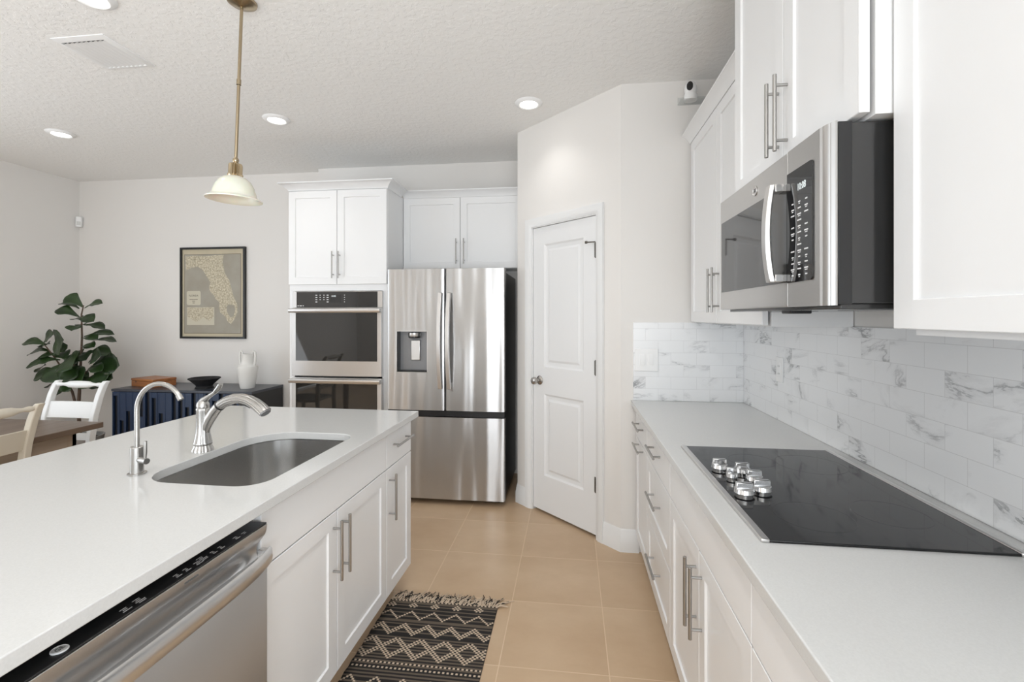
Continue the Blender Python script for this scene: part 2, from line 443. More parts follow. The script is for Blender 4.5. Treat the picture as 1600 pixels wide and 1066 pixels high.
def cabinet(name, label, loc, rz, Wd, D, z0, z1, fronts, toe=0.0, group=None, side_in=0.0):
    """front faces local -y with the door fronts at y=0; carcass behind them"""
    t = thing(name, label, 'cabinet', loc, rz, group)
    b = MB(); b.box(0, Wd, 0.030, D, z0 + toe, z1)
    if toe: b.box(0.0, Wd, 0.021 + 0.075, D, z0, z0 + toe)
    b.build('body', CAB, t, bevel=0.001)
    for fr in fronts:
        x0, x1, a, c = fr['r']
        m = MB(); (m.shaker if fr.get('s', 1) else m.slab)(x0 + 0.0022, x1 - 0.0022, a + 0.0022, c - 0.0022)
        d = m.build(fr['n'], CAB, t)
        if fr.get('h'): pull(d, *fr['h'])
    return t


# ------------------------------------------------------------------ the setting
H = 2.82
XL, XR, YB, YB2, YR = -5.08, 1.01, 4.31, 4.22, -3.6
struct(MB().box(XL, XR, YR - 3, YB, -0.08, 0.0).build('floor', FLOOR))
struct(MB().box(XL, XR, YR, YB, H, H + 0.08).build('ceiling', CEIL))
struct(MB().box(XL, -2.385, YB, YB + 0.12, 0, H).build('wall_back', WALL))
struct(MB().box(-2.385, XR, YB2, YB + 0.12, 0, H).build('wall_back_kitchen', WALL))
struct(MB().box(XR, XR + 0.12, -0.9, YB, 0, H).box(XR, XR + 0.12, YR, -3.1, 0, H).box(XR, XR + 0.12, -3.1, -0.9, 2.4, H).build('wall_right', WALL))
w = sroot('window_4', (XR + 0.06, -2.0, 0)); fm = MB(True)  # unseen right window, added to light the island fronts
for y0, y1, a, c in ((-3.1, -3.04, 0, 2.4), (-0.96, -0.9, 0, 2.4), (-3.1, -0.9, 0, 0.06), (-3.1, -0.9, 2.34, 2.4), (-2.04, -1.96, 0, 2.4)): fm.box(XR + 0.03, XR + 0.08, y0, y1, a, c)
fm.build('window_frame', TRIM, w)
# left wall; its unseen glazed opening is added to let in more light
LW0, LW1 = -0.9, 2.0
lw = MB(); lw.box(XL - 0.12, XL, LW1, YB, 0, H); lw.box(XL - 0.12, XL, YR, LW0, 0, H); lw.box(XL - 0.12, XL, LW0, LW1, 2.45, H)
struct(lw.build('wall_left', WALL))
RW = ((-4.25, -3.85, 0.30, 2.40), (-1.3, 0.9, 0.0, 2.40))
rw = MB()
for x0, x1 in ((XL, -4.25), (-3.85, -1.3), (0.9, XR)): rw.box(x0, x1, YR - 0.12, YR, 0, H)
for x0, x1, a, c in RW: a and rw.box(x0, x1, YR - 0.12, YR, 0, a); rw.box(x0, x1, YR - 0.12, YR, c, H)
struct(rw.build('wall_rear', WALL))
for k, (x0, x1, a, c) in enumerate(RW):
    w = sroot('window_%d' % (k + 1), ((x0 + x1) / 2, YR - 0.06, a))
    fm = MB(True); e = 0.05
    for q in ((x0, x0 + e, a, c), (x1 - e, x1, a, c), (x0, x1, a, a + e), (x0, x1, c - e, c), (x0, x1, (a + c) / 2 - 0.025, (a + c) / 2 + 0.025)):
        fm.box(q[0], q[1], YR - 0.08, YR - 0.03, q[2], q[3])
    fm.build('window_frame', TRIM, w)
w = sroot('window_3', (XL - 0.06, (LW0 + LW1) / 2, 0)); fm = MB(True)  # frame of the unseen left opening added for light
for y0, y1, a, c in ((LW0, LW0 + 0.06, 0, 2.45), (LW1 - 0.06, LW1, 0, 2.45), (LW0, LW1, 0, 0.06), (LW0, LW1, 2.39, 2.45), (0.50, 0.60, 0, 2.45)): fm.box(XL - 0.08, XL - 0.03, y0, y1, a, c)
fm.build('window_frame', TRIM, w)

# pantry: a 45 degree wall with the door, a side wall behind the counter, a return beside the fridge
PA, PB = Vector((0.30, 2.905)), Vector((-0.405, 3.58))
dv = PB - PA; PL = dv.length; pang = math.atan2(-dv.y, -dv.x)     # local x runs from the left corner (PB) to the right one (PA)
D0, D1, DT = PL - 0.803, PL - 0.195, 2.065                        # door opening along the wall
pw = MB()
for x0, x1, a, c in ((0, D0 - 0.012, 0, H), (D1 + 0.012, PL, 0, H), (D0 - 0.012, D1 + 0.012, DT + 0.012, H)): pw.box(x0, x1, 0, 0.10, a, c)
o = struct(pw.build('wall_pantry', WALL)); o.location = (PB.x, PB.y, 0); o.rotation_euler = (0, 0, pang)
ps = MB(); ps.prism([(0.30, 2.905), (XR, 2.905), (XR, 3.0), (0.335, 3.0)], 'Z', 0, H); struct(ps.build('wall_pantry_side', WALL))
pr = MB(); pr.prism([(-0.405, 3.58), (-0.405, YB2), (-0.305, YB2), (-0.305, 3.62)], 'Z', 0, H); struct(pr.build('wall_pantry_return', WALL))

door = sroot('door_1', (PB.x, PB.y, 0), pang); door['label'] = 'white two panel pantry door in the angled wall beside the fridge'
dm = MB()
yf, yk = 0.008, 0.043


def raised_door(b, x0, x1, z0, z1, panels):
    """flat slab with raised-and-fielded panels on the front"""
    b.box(x0, x1, yf + 0.012, yk, z0, z1)
    xs = (x0, panels[0][0], panels[0][1], x1)
    zs = [z0] + [v for p in panels for v in (p[2], p[3])] + [z1]
    b.box(xs[0], xs[1], yf, yf + 0.0125, z0, z1); b.box(xs[2], xs[3], yf, yf + 0.0125, z0, z1)
    for i in range(0, len(zs), 2): b.box(xs[1], xs[2], yf, yf + 0.0125, zs[i], zs[i + 1])


P_ = [(D0 + 0.115, D1 - 0.115, 0.275, 0.862), (D0 + 0.115, D1 - 0.115, 1.055, 1.935)]
raised_door(dm, D0 + 0.003, D1 - 0.003, 0.020, DT - 0.003, P_)
slab = dm.build('door_slab', DOORP, door)
for p in P_:
    m = MB()
    def rg(i, y): return [(p[0] + i, y, p[2] + i), (p[1] - i, y, p[2] + i), (p[1] - i, y, p[3] - i), (p[0] + i, y, p[3] - i)]
    m.loft([rg(0.0, yf + 0.0005), rg(0.012, yf + 0.010), rg(0.022, yf + 0.0115), rg(0.036, yf + 0.0115), rg(0.052, yf + 0.004)], cap0=False, cap1=True)
    m.build('raised_panel', DOORP, slab, angle=12)
cz = MB(); cw = 0.060


def casing(b, x0, x1, zt):
    prof = [(0.0, 0.0), (0.0, -0.008), (0.012, -0.011), (0.020, -0.016), (0.046, -0.018), (0.060, -0.018), (0.060, 0.0)]
    def leg(sgn, xe):
        lo, hi = [], []
        for (u, y) in prof:
            lo.append((xe + sgn * u, y, 0.0)); hi.append((xe + sgn * u, y, zt + u))
        return lo, hi
    A, B = leg(-1, x0); C, D = leg(1, x1)
    b.loft([A, B, D, C], close=True)


casing(cz, D0 - 0.006, D1 + 0.006, DT + 0.006)
cz.build('door_casing', TRIM, door)
jm = MB()
jm.box(D0 - 0.012, D0, -0.002, 0.10, 0, DT + 0.012); jm.box(D1, D1 + 0.012, -0.002, 0.10, 0, DT + 0.012); jm.box(D0, D1, -0.002, 0.10, DT, DT + 0.012)
jm.box(D0 - 0.01, D1 + 0.01, 0.06, 0.09, 0, DT)      # the dark pantry beyond never shows; stop behind the slab
jm.build('door_jamb', TRIM, door)
for zc in (0.345, 1.09, 1.84):
    h = MB(); h.cyl((D1 - 0.001, -0.004, zc - 0.045), (D1 - 0.001, -0.004, zc + 0.045), 0.0075, 12); h.cyl((D1 - 0.001, -0.004, zc - 0.05), (D1 - 0.001, -0.004, zc + 0.05), 0.004, 10)
    h.box(D1 - 0.018, D1 + 0.012, 0.004, 0.0085, zc - 0.045, zc + 0.045)
    hg = h.build('hinge', simple('dark hinge metal', (0.14, 0.13, 0.12), 0.4, 1.0) if 'dark hinge metal' not in MT else MT['dark hinge metal'], door)
    if zc > 1.8:
        st = MB(); st.cyl((D1 - 0.001, -0.006, zc + 0.052), (D1 - 0.05, -0.034, zc + 0.052), 0.004, 10); st.cyl((D1 - 0.046, -0.032, zc + 0.052), (D1 - 0.058, -0.039, zc + 0.052), 0.009, 12)
        st.build('door_stop', MT['dark hinge metal'], hg)
kx, kz = D0 + 0.07, 0.955
RX = Matrix.Rotation(PI / 2, 3, 'X')
k = MB(); k.lathe([(0.0, 0.0), (0.033, 0.0), (0.033, 0.004), (0.026, 0.010), (0.012, 0.014), (0.010, 0.028), (0.016, 0.036), (0.0255, 0.046), (0.0275, 0.056), (0.024, 0.066), (0.013, 0.0715), (0.0, 0.072)], (kx, yf, kz), RX, 28)
k.build('door_knob', simple('satin nickel knob', (0.45, 0.43, 0.41), 0.25, 1.0), door)


def baseboard(name, pts, h=0.135):
    """profiled board along a floor polyline (each point: x, y; board stands on the left-hand side of the walk)"""
    prof = [(0.0, 0.0), (0.015, 0.0), (0.015, h * 0.62), (0.011, h * 0.68), (0.011, h * 0.80), (0.007, h * 0.86), (0.007, h * 0.93), (0.003, h), (0.0, h)]
    V = [Vector(p) for p in pts]; loops = []
    for i, p in enumerate(V):
        ns = []
        for a, b_ in ((i - 1, i), (i, i + 1)):
            if 0 <= a and b_ < len(V):
                d = (V[b_] - V[a]).normalized(); ns.append(Vector((-d.y, d.x)))
        n = sum(ns, Vector((0, 0))) / len(ns); n = n / max(n.length_squared, 0.2) if len(ns) > 1 else n
        loops.append([(p.x + n.x * u, p.y + n.y * u, z) for u, z in prof])
    return struct(MB().loft(loops).build(name, TRIM))


wd = dv.normalized()
cR = PA + wd * (0.195 - 0.006 - cw); cL = PA + wd * (0.803 + 0.006 + cw)
baseboard('baseboard_pantry', [(cL.x, cL.y), (PB.x, PB.y), (PB.x, YB2 - 0.02)])
baseboard('baseboard_pantry_side', [(0.405, 2.905), (PA.x, PA.y), (cR.x, cR.y)])
baseboard('baseboard_back', [(-2.385, YB), (XL, YB)])
baseboard('baseboard_left', [(XL, YB), (XL, LW1)])

# ------------------------------------------------------------------ backsplash
bs = MB(); bs.box(XR - 0.009, XR - 0.0005, -0.75, 2.904, 0.915, 1.381)
tag(bs.build('tile_backsplash', MARB_Y), 'grey veined white marble tiles on the wall along the cooktop', 'backsplash', 'marble tile backsplash')
bs = MB(); bs.box(0.372, XR - 0.010, 2.896, 2.9045, 0.915, 1.381)
tag(bs.build('tile_backsplash', MARB_X), 'short marble tile panel on the end wall around the double light switch', 'backsplash', 'marble tile backsplash')

# ------------------------------------------------------------------ right run of base cabinets
XF = 0.385
R90 = -PI / 2
G1 = 'white base cabinets along the right wall'


def rcab(label, y_far, y_near, fronts): return cabinet('base_cabinet', label, (XF, y_far, 0), R90, y_far - y_near, XR - XF - 0.003, 0, 0.884, fronts, toe=0.105, group=G1)


Z0, Z1, ZT = 0.115, 0.712, 0.873
rcab('narrow white base cabinet against the pantry side wall with two horizontal pulls', 2.903, 2.47,
     [dict(n='drawer', r=(0.02, 0.433, Z1, ZT), s=0, h=('h', 0.235, 0.808)), dict(n='door', r=(0.02, 0.433, Z0, Z1), h=('h', 0.235, 0.690))])
rcab('white three drawer base cabinet just beyond the cooktop', 2.47, 1.905,
     [dict(n='drawer', r=(0, 0.565, Z1, ZT), s=0, h=('h', 0.2825, 0.806)), dict(n='drawer', r=(0, 0.565, 0.415, Z1), h=('h', 0.2825, 0.585)), dict(n='drawer', r=(0, 0.565, Z0, 0.415), h=('h', 0.2825, 0.29))])
rcab('wide white base cabinet under the cooktop with paired vertical pulls', 1.905, 1.067,
     [dict(n='false_front', r=(0, 0.838, Z1, ZT), s=0), dict(n='door', r=(0, 0.419, Z0, Z1), h=('v', 0.419 - 0.032, 0.566)), dict(n='door', r=(0.419, 0.838, Z0, Z1), h=('v', 0.419 + 0.032, 0.566))])
rcab('white base cabinet nearest the camera under the near end of the right counter', 1.067, -0.7,
     [dict(n='drawer', r=(0, 0.6, Z1, ZT), s=0, h=('h', 0.45, 0.806)), dict(n='door', r=(0, 0.6, Z0, Z1), h=('v', 0.55, 0.566)), dict(n='drawer', r=(0.6, 1.767, Z1, ZT), s=0, h=('h', 1.2, 0.806)), dict(n='door', r=(0.6, 1.767, Z0, Z1), h=('v', 0.65, 0.566))])

ct = MB(); ct.box(0.358, XR - 0.0005, -0.75, 2.903, 0.884, 0.914)
tag(ct.build('countertop', QUARTZ, bevel=0.003, bseg=3), 'white quartz counter along the tiled wall holding the cooktop', 'countertop')

# ------------------------------------------------------------------ cooktop
cx0, cx1, cy0, cy1, cz0 = 0.425, 0.952, 1.113, 1.885, 0.9142
ck = thing('cooktop', 'black glass electric cooktop with steel edge strips set in the right counter', 'cooktop', (0.69, 1.5, cz0))
b = MB(True); b.box(cx0 + 0.014, cx1 - 0.012, cy0, cy1, cz0, cz0 + 0.006); b.build('glass_top', CTGLASS, ck, bevel=0.0015)
for x0, x1 in ((cx0 - 0.004, cx0 + 0.015), (cx1 - 0.013, cx1 + 0.002)):
    b = MB(True); b.box(x0, x1, cy0 - 0.002, cy1 + 0.002, cz0, cz0 + 0.009); b.build('edge_trim', ST_P, ck, bevel=0.003, bseg=3)
for (bx, by, r) in ((0.80, 1.70, 0.105), (0.80, 1.30, 0.085), (0.60, 1.26, 0.09), (0.62, 1.72, 0.075)):
    b = MB(True); b.lathe([(r - 0.0012, 0), (r - 0.0012, 0.0002), (r, 0.0002), (r, 0)], (bx, by, cz0 + 0.0060), None, 48)
    b.build('burner_ring', simple('faint burner print', (0.035, 0.035, 0.036), 0.15) if 'faint burner print' not in MT else MT['faint burner print'], ck)
for (kx_, ky_, r) in ((0.480, 1.604, 0.024), (0.490, 1.516, 0.017), (0.538, 1.570, 0.0235), (0.548, 1.498, 0.0235), (0.537, 1.414, 0.0255), (0.480, 1.385, 0.0255)):
    z = cz0 + 0.006; b = MB(True)
    b.lathe([(0.0, 0.0), (r * 0.88, 0.0), (r * 0.88, 0.005), (r * 1.06, 0.008), (r, 0.016), (r * 0.98, 0.019), (r * 0.9, 0.0195), (0.0, 0.0195)], (kx_, ky_, z), None, 28)
    kb = b.build('knob', POL, ck, angle=28)
    g = MB(True); w = r * 0.92
    g.loft([[(kx_ - w, ky_ - r * 0.30, z + 0.019), (kx_ + w, ky_ - r * 0.30, z + 0.019), (kx_ + w, ky_ + r * 0.30, z + 0.019), (kx_ - w, ky_ + r * 0.30, z + 0.019)],
            [(kx_ - w * 0.9, ky_ - r * 0.26, z + 0.036), (kx_ + w * 0.9, ky_ - r * 0.26, z + 0.036), (kx_ + w * 0.9, ky_ + r * 0.26, z + 0.036), (kx_ - w * 0.9, ky_ + r * 0.26, z + 0.036)]])
    g.build('grip', POL, kb, bevel=0.002)

# ------------------------------------------------------------------ wall plates
sw = thing('light_switch', 'white double rocker light switch on the short tiled wall', 'light switch', (0.448, 2.8958, 1.158))
b = MB(); b.box(-0.068, 0.068, -0.006, 0, -0.068, 0.068); b.build('cover_plate', WPL, sw, bevel=0.003, bseg=3)
for sx in (-0.024, 0.024):
    b = MB(); b.prism([(-0.0075, -0.034), (-0.0105, 0.0), (-0.0075, 0.034), (-0.004, 0.034), (-0.004, -0.034)], 'X', sx - 0.0155, sx + 0.0155); b.build('rocker', WPL, sw, bevel=0.0008)
ol = thing('wall_outlet', 'white outlet on the tiled wall behind the far end of the cooktop', 'outlet', (XR - 0.0092, 2.41, 1.162), R90)
b = MB(); b.box(-0.036, 0.036, -0.006, 0, -0.060, 0.060); b.build('cover_plate', WPL, ol, bevel=0.003, bseg=3)
b = MB(); b.box(-0.0165, 0.0165, -0.0085, -0.004, -0.034, 0.034); ins = b.build('socket_insert', WPL, ol, bevel=0.001)
for zc in (-0.019, 0.017):
    for dx in (-0.006, 0.006):
        b = MB(); b.box(dx - 0.001, dx + 0.001, -0.0089, -0.0080, zc - 0.004, zc + 0.004); b.build('slot', BLACK, ins)

# ------------------------------------------------------------------ upper cabinets, right wall
GU = 'white upper cabinets on the right wall'


def crown_front(b, x0, x1, y0, z0, up=0.055, out=0.05, left=None, right=None):
    """sprung moulding along a front at y0 (facing -y); left / right: depth of a mitred return on that side"""
    prof = [(0.0, 0.0), (0.006, 0.0), (0.010, up * 0.2), (out * 0.55, up * 0.62), (out * 0.9, up * 0.82), (out, up * 0.86), (out, up), (0.0, up)]
    L_ = []
    if left is not None: L_.append([(x0 - u, y0 + left, z0 + z) for u, z in prof])
    L_.append([(x0 - (u if left is not None else 0), y0 - u, z0 + z) for u, z in prof])
    L_.append([(x1 + (u if right is not None else 0), y0 - u, z0 + z) for u, z in prof])
    if right is not None: L_.append([(x1 + u, y0 + right, z0 + z) for u, z in prof])
    b.loft(L_)


XU = 0.70
t = cabinet('upper_cabinet', 'white two door upper cabinet in the corner beyond the microwave', (XU, 2.903, 0), R90, 1.073, XR - XU - 0.003, 1.381, 2.442,
            [dict(n='door', r=(0.025, 0.515, 1.384, 2.436), h=('v', 0.515 - 0.03, 1.545)), dict(n='door', r=(0.515, 1.068, 1.384, 2.436), h=('v', 0.515 + 0.04, 1.545))], group=GU)
b = MB(); crown_front(b, 0.0, 1.068, 0.005, 2.438); b.build('crown_moulding', CAB, t)
XO = 0.60
t = cabinet('upper_cabinet', 'tall white two door upper cabinet directly above the microwave', (XO, 1.828, 0), R90, 0.760, XR - XO - 0.003, 1.842, 2.70,
            [dict(n='door', r=(0.0, 0.40, 1.845, 2.64), h=('v', 0.372, 1.989)), dict(n='door', r=(0.40, 0.760, 1.845, 2.64), h=('v', 0.428, 1.989))], group=GU)
b = MB(); crown_front(b, 0.0, 0.760, 0.005, 2.645, left=0.4, right=0.4); b.build('crown_moulding', CAB, t)
XN = 0.66
t = cabinet('upper_cabinet', 'white upper cabinet nearest the camera at the right edge', (XN, 1.064, 0), R90, 1.10, XR - XN - 0.003, 1.392, 2.442,
            [dict(n='door', r=(0.0, 0.55, 1.392, 2.436), h=('v', 0.52, 1.56)), dict(n='door', r=(0.55, 1.10, 1.392, 2.436), h=('v', 0.58, 1.56))], group=GU)
b = MB(); crown_front(b, 0.0, 1.10, 0.005, 2.438); b.build('crown_moulding', CAB, t)
b = MB(); b.box(0.022, 1.10, 0.030, 0.050, 1.382, 1.393); b.build('light_rail', CAB, t)

# ------------------------------------------------------------------ microwave (front faces -x): local x = away from far end, front y=0
XM = 0.55
mw = thing('microwave', 'stainless over the range microwave with bowed handle above the cooktop', 'microwave', (XM, 1.835, 1.443), R90)
MWW, MWH = 0.745, 0.397
b = MB(); b.box(0.006, MWW - 0.003, 0.020, XR - XM - 0.012, 0.004, MWH - 0.003); b.build('body', DGREY, mw, bevel=0.002)
b = MB(); b.box(0.02, MWW - 0.012, 0.03, XR - XM - 0.03, -0.008, 0.004); bt = b.build('bottom_plate', DGREY, mw, bevel=0.002)
b = MB(); b.box(0.004, MWW - 0.0015, 0.020, 0.048, 0.002, MWH - 0.001); b.build('case_collar', BGLASS, mw, bevel=0.001)
for q in (0.13, 0.55):
    v = MB(); v.box(q, q + 0.12, 0.12, 0.22, -0.0095, -0.0075); v.build('grease_filter', GREYPL, bt)
b = MB(); b.box(0.30, 0.36, 0.09, 0.15, -0.016, -0.006); b.build('lamp_cover', BLACK, bt, bevel=0.003)
# door: steel border round the dark window
DW = 0.547
b = MB(); b.box(0, DW, 0.002, 0.018, 0, MWH); dr = b.build('door', ST_M, mw, bevel=0.003, bseg=3)
b = MB(); b.box(0.022, DW + 0.0005, -0.0006, 0.004, 0.063, 0.315); wn_ = b.build('window', MGLASS, dr)
wn_['label'] = 'dark grey glass window'
b = MB()      # control side: steel border, strip with rounded chamfer edge
b.prism([(DW + 0.002, 0.018), (DW + 0.002, 0.002), (MWW - 0.052, 0.002), (MWW - 0.040, 0.002), (MWW - 0.034, 0.005), (MWW - 0.030, 0.003), (MWW - 0.018, 0.006), (MWW - 0.012, 0.010), (MWW - 0.008, 0.009), (MWW, 0.014), (MWW, 0.018)], 'Z', 0, MWH)
cp = b.build('control_frame', ST_M, mw, angle=20)
b = MB(); b.prism([(DW + 0.003, 0.061), (MWW - 0.075, 0.061), (MWW - 0.068, 0.068), (MWW - 0.068, 0.330), (MWW - 0.075, 0.338), (DW + 0.003, 0.338)], 'Y', -0.0008, 0.004)
pn = b.build('control_panel', BGLASS, cp)
text('clock_display', '10:08', 0.024, Matrix.Translation((DW + 0.080, -0.001, 0.290)) @ FRONT, LCD, pn, xs=0.8)
b = MB()
for r_ in range(13):
    z = 0.255 - r_ * 0.0148
    for c_ in range(3):
        if r_ in (3, 7) and c_ != 1: continue
        x = DW + 0.035 + c_ * 0.034; wd_ = 0.020 if r_ in (3, 7) else 0.010 + 0.004 * ((r_ * 7 + c_ * 3) % 3)
        b.box(x - wd_ / 2, x + wd_ / 2, -0.0012, -0.0006, z - 0.0016, z + 0.0016)
        if (r_ + c_) % 2 and r_ not in (3, 7): b.box(x - wd_ / 3, x + wd_ / 3, -0.0012, -0.0006, z - 0.0058, z - 0.0038)
b.build('key_legends', PRINT, pn)['kind'] = 'stuff'
b = MB(); pts = []
for i in range(17):
    q = -1 + i / 8.0
    pts.append((DW - 0.035, -0.026 - 0.012 * (1 - q * q), 0.194 + q * 0.128))
b.loft([[(p[0] - 0.017, p[1] + 0.005, p[2]), (p[0] - 0.013, p[1] - 0.006, p[2]), (p[0] + 0.013, p[1] - 0.006, p[2]), (p[0] + 0.017, p[1] + 0.005, p[2]), (p[0] + 0.015, p[1] + 0.008, p[2]), (p[0] - 0.015, p[1] + 0.008, p[2])] for p in pts])
for sg in (-1, 1):
    z = 0.194 + sg * 0.118
    b.box(DW - 0.051, DW - 0.019, -0.020, 0.002, z - 0.010, z + 0.010)
b.build('handle', ST_P, dr, bevel=0.002)


def badge(parent, M, r, name='emblem', m=None):
    """round metal emblem: rim, dished face, two interlaced script letters"""
    b = MB(); b.lathe([(0, 0), (r, 0), (r, 0.0015), (r * 0.9, 0.0024), (r * 0.84, 0.0016), (0, 0.0016)], (0, 0, 0), None, 32)
    for v in b.bm.verts: v.co = M @ v.co
    e = b.build(name, m or ST_P, parent)
    text('emblem_letters', 'GE', r * 1.0, M @ Matrix.Translation((0, 0, 0.0018)), DPRINT, e, xs=0.85)


badge(dr, Matrix.Translation((0.335, 0.0015, 0.354)) @ FRONT, 0.015)

# ------------------------------------------------------------------ island
XI = -0.835
GI = 'white cabinets on the aisle side of the island'


def icab(label, y_near, y_far, fronts): return cabinet('island_cabinet', label, (XI, y_near, 0), PI / 2, y_far - y_near, 0.60, 0, 0.884, fronts, toe=0.105, group=GI)


icab('narrow white island cabinet at the fridge end with a small drawer over one door', 2.078, 2.395,
     [dict(n='drawer', r=(0, 0.317, Z1, ZT), s=0, h=('h', 0.1585, 0.808)), dict(n='door', r=(0, 0.317, Z0, Z1), h=('v', 0.03, 0.578))])
sb = thing('island_cabinet', 'wide white island cabinet under the sink with two doors and paired pulls', 'cabinet', (XI, 1.212, 0), PI / 2, GI)
b = MB(); b.box(0, 0.018, 0.021, 0.60, 0.105, 0.884); b.box(0.848, 0.866, 0.021, 0.60, 0.105, 0.884); b.box(0.018, 0.848, 0.58, 0.60, 0.105, 0.884); b.box(0.018, 0.848, 0.021, 0.58, 0.105, 0.123); b.box(0.0, 0.866, 0.096, 0.114, 0, 0.105)
b.box(0.018, 0.848, 0.021, 0.036, 0.70, 0.884)
b.build('body', CAB, sb)
for fr in (dict(n='false_front', r=(0, 0.866, Z1, ZT), s=0), dict(n='door', r=(0, 0.42, Z0, Z1), h=('v', 0.39, 0.578)), dict(n='door', r=(0.42, 0.866, Z0, Z1), h=('v', 0.45, 0.578))):
    x0, x1, a, c = fr['r']; m = MB(); (m.shaker if fr.get('s', 1) else m.slab)(x0 + 0.0022, x1 - 0.0022, a + 0.0022, c - 0.0022); d = m.build(fr['n'], CAB, sb)
    if fr.get('h'): pull(d, *fr['h'])
kn = MB(); kn.box(-1.62, -1.437, -0.5, 2.39, 0, 0.881); struct(kn.build('wall_island', WALL))
b = MB(); b.box(-1.437, -0.86, -0.5, 0.596, 0, 0.881)
struct(b.build('wall_island_end', CAB))

# countertop with the sink cut-out
IX0, IX1, IY0, IY1 = -1.911, -0.806, -0.55, 2.430


def sink_outline(off=0.0, n=10):
    """rounded outline, straight along the aisle, fuller towards the faucets; counter-clockwise"""
    x0, x1, y0, y1 = -1.320 - off, -0.900 + off, 1.283 - off, 1.915 + off
    cor = [((x1, y0), 0.085, -90), ((x1, y1), 0.075, 0), ((x0, y1), 0.17, 90), ((x0, y0), 0.12, 180)]
    out = []
    for (cx, cy), r, a0 in cor:
        r += off
        ox = cx - r if a0 in (-90, 0) else cx + r; oy = cy + r if a0 in (-90, 180) else cy - r
        for i in range(n + 1):
            a = math.radians(a0 + 90 * i / n); out.append((ox + r * math.cos(a), oy + r * math.sin(a)))
    return out


def rect_ring(pts, x0, x1, y0, y1):
    """project the outline onto the slab's rectangle (from the hole's centre)"""
    cx = sum(p[0] for p in pts) / len(pts); cy = sum(p[1] for p in pts) / len(pts); out = []
    for (x, y) in pts:
        dx, dy = x - cx, y - cy
        tt = min(((x1 - cx) / dx if dx > 0 else (x0 - cx) / dx if dx < 0 else 9e9), ((y1 - cy) / dy if dy > 0 else (y0 - cy) / dy if dy < 0 else 9e9))
        out.append((cx + dx * tt, cy + dy * tt))
    return out


# slab split in a near rectangle and a part round the hole, joined in one mesh
b = MB(); hole = sink_outline(); rc = rect_ring(hole, IX0, IX1, 1.0, IY1)
for corner in ((IX0, 1.0), (IX1, 1.0), (IX0, IY1), (IX1, IY1)):
    j = min(range(len(rc)), key=lambda i: (rc[i][0] - corner[0]) ** 2 + (rc[i][1] - corner[1]) ** 2); rc[j] = corner
zt, zb = 0.914, 0.884; n = len(hole)
ht = [b.bm.verts.new((*p, zt)) for p in hole]; hb = [b.bm.verts.new((*p, zb)) for p in hole]
rt = [b.bm.verts.new((*p, zt)) for p in rc]; rb = [b.bm.verts.new((*p, zb)) for p in rc]
for i in range(n):
    k_ = (i + 1) % n
    b.f([ht[i], ht[k_], rt[k_], rt[i]]); b.f([hb[k_], hb[i], rb[i], rb[k_]]); b.f([ht[k_], ht[i], hb[i], hb[k_]])
    if not (abs(rc[i][1] - 1.0) < 1e-6 and abs(rc[k_][1] - 1.0) < 1e-6): b.f([rt[i], rt[k_], rb[k_], rb[i]])
nr = [i for i in range(n) if abs(rc[i][1] - 1.0) < 1e-6]; nr.sort(key=lambda i: rc[i][0])
A = [b.bm.verts.new((x, IY0, z)) for x, z in ((IX0, zt), (IX1, zt), (IX1, zb), (IX0, zb))]
b.f([A[0], A[1]] + [rt[i] for i in reversed(nr)]); b.f([A[3], A[2]] + [rb[i] for i in reversed(nr)]); b.f(A)
b.f([A[1], A[2], rb[nr[-1]], rt[nr[-1]]]); b.f([A[0], A[3], rb[nr[0]], rt[nr[0]]])
ic = b.build('island_countertop', QUARTZ, bevel=0.0025, bseg=3, angle=30)
tag(ic, 'white quartz island top with the sink cut into it', 'countertop')

sk = thing('kitchen_sink', 'stainless undermount sink basin in the island', 'sink', (-1.105, 1.59, 0.66))
b = MB(True); loops = []
for off, z in ((0.020, 0.8825), (0.004, 0.8825), (0.004, 0.878), (-0.004, 0.80), (-0.012, 0.715), (-0.022, 0.685), (-0.042, 0.668), (-0.09, 0.660)):
    loops.append([(x, y, z) for x, y in sink_outline(off)])
b.loft(loops, cap0=False, cap1=True)
so = b.build('basin', ST_S, sk, angle=60)
md = so.modifiers.new('thickness', 'SOLIDIFY'); md.thickness = 0.0015; md.offset = -1
b = MB(True); b.lathe([(0.0, 0.001), (0.020, 0.001), (0.030, 0.004), (0.043, 0.006), (0.046, 0.004), (0.046, 0.0)], (-1.105, 1.60, 0.6603), None, 28); b.build('drain', POL, sk)

# main faucet: base at (fx, fy), spout towards the aisle (+x)
fx, fy = -1.358, 1.603
fc = thing('kitchen_faucet', 'brushed nickel pull out faucet with ribbed body beside the sink', 'faucet', (fx, fy, 0.914))
b = MB(); b.lathe([(0.0, 0), (0.037, 0), (0.036, 0.006), (0.031, 0.016), (0.029, 0.022), (0.031, 0.025), (0.031, 0.030), (0.028, 0.034), (0.0, 0.034)], (0, 0, 0.0005), None, 60, (18, 0.07)); b.build('base', CHROME, fc)
b = MB(); b.lathe([(0.0, 0.030), (0.0315, 0.030), (0.0285, 0.045), (0.0245, 0.065), (0.0225, 0.09), (0.0225, 0.150), (0.0235, 0.156), (0.0225, 0.160), (0.018, 0.166), (0.0, 0.168)], (0, 0, 0), None, 60, (16, 0.06)); b.build('body', CHROME, fc)
sp_ = [(0.006, 0.055), (0.012, 0.088), (0.028, 0.120), (0.048, 0.148), (0.068, 0.170), (0.092, 0.186), (0.120, 0.196)]
b = MB(); b.tube([(x, 0, z) for x, z in sp_], [0.013, 0.017, 0.0195, 0.0195, 0.0185, 0.0175, 0.0170], 20); b.build('spout', CHROME, fc)
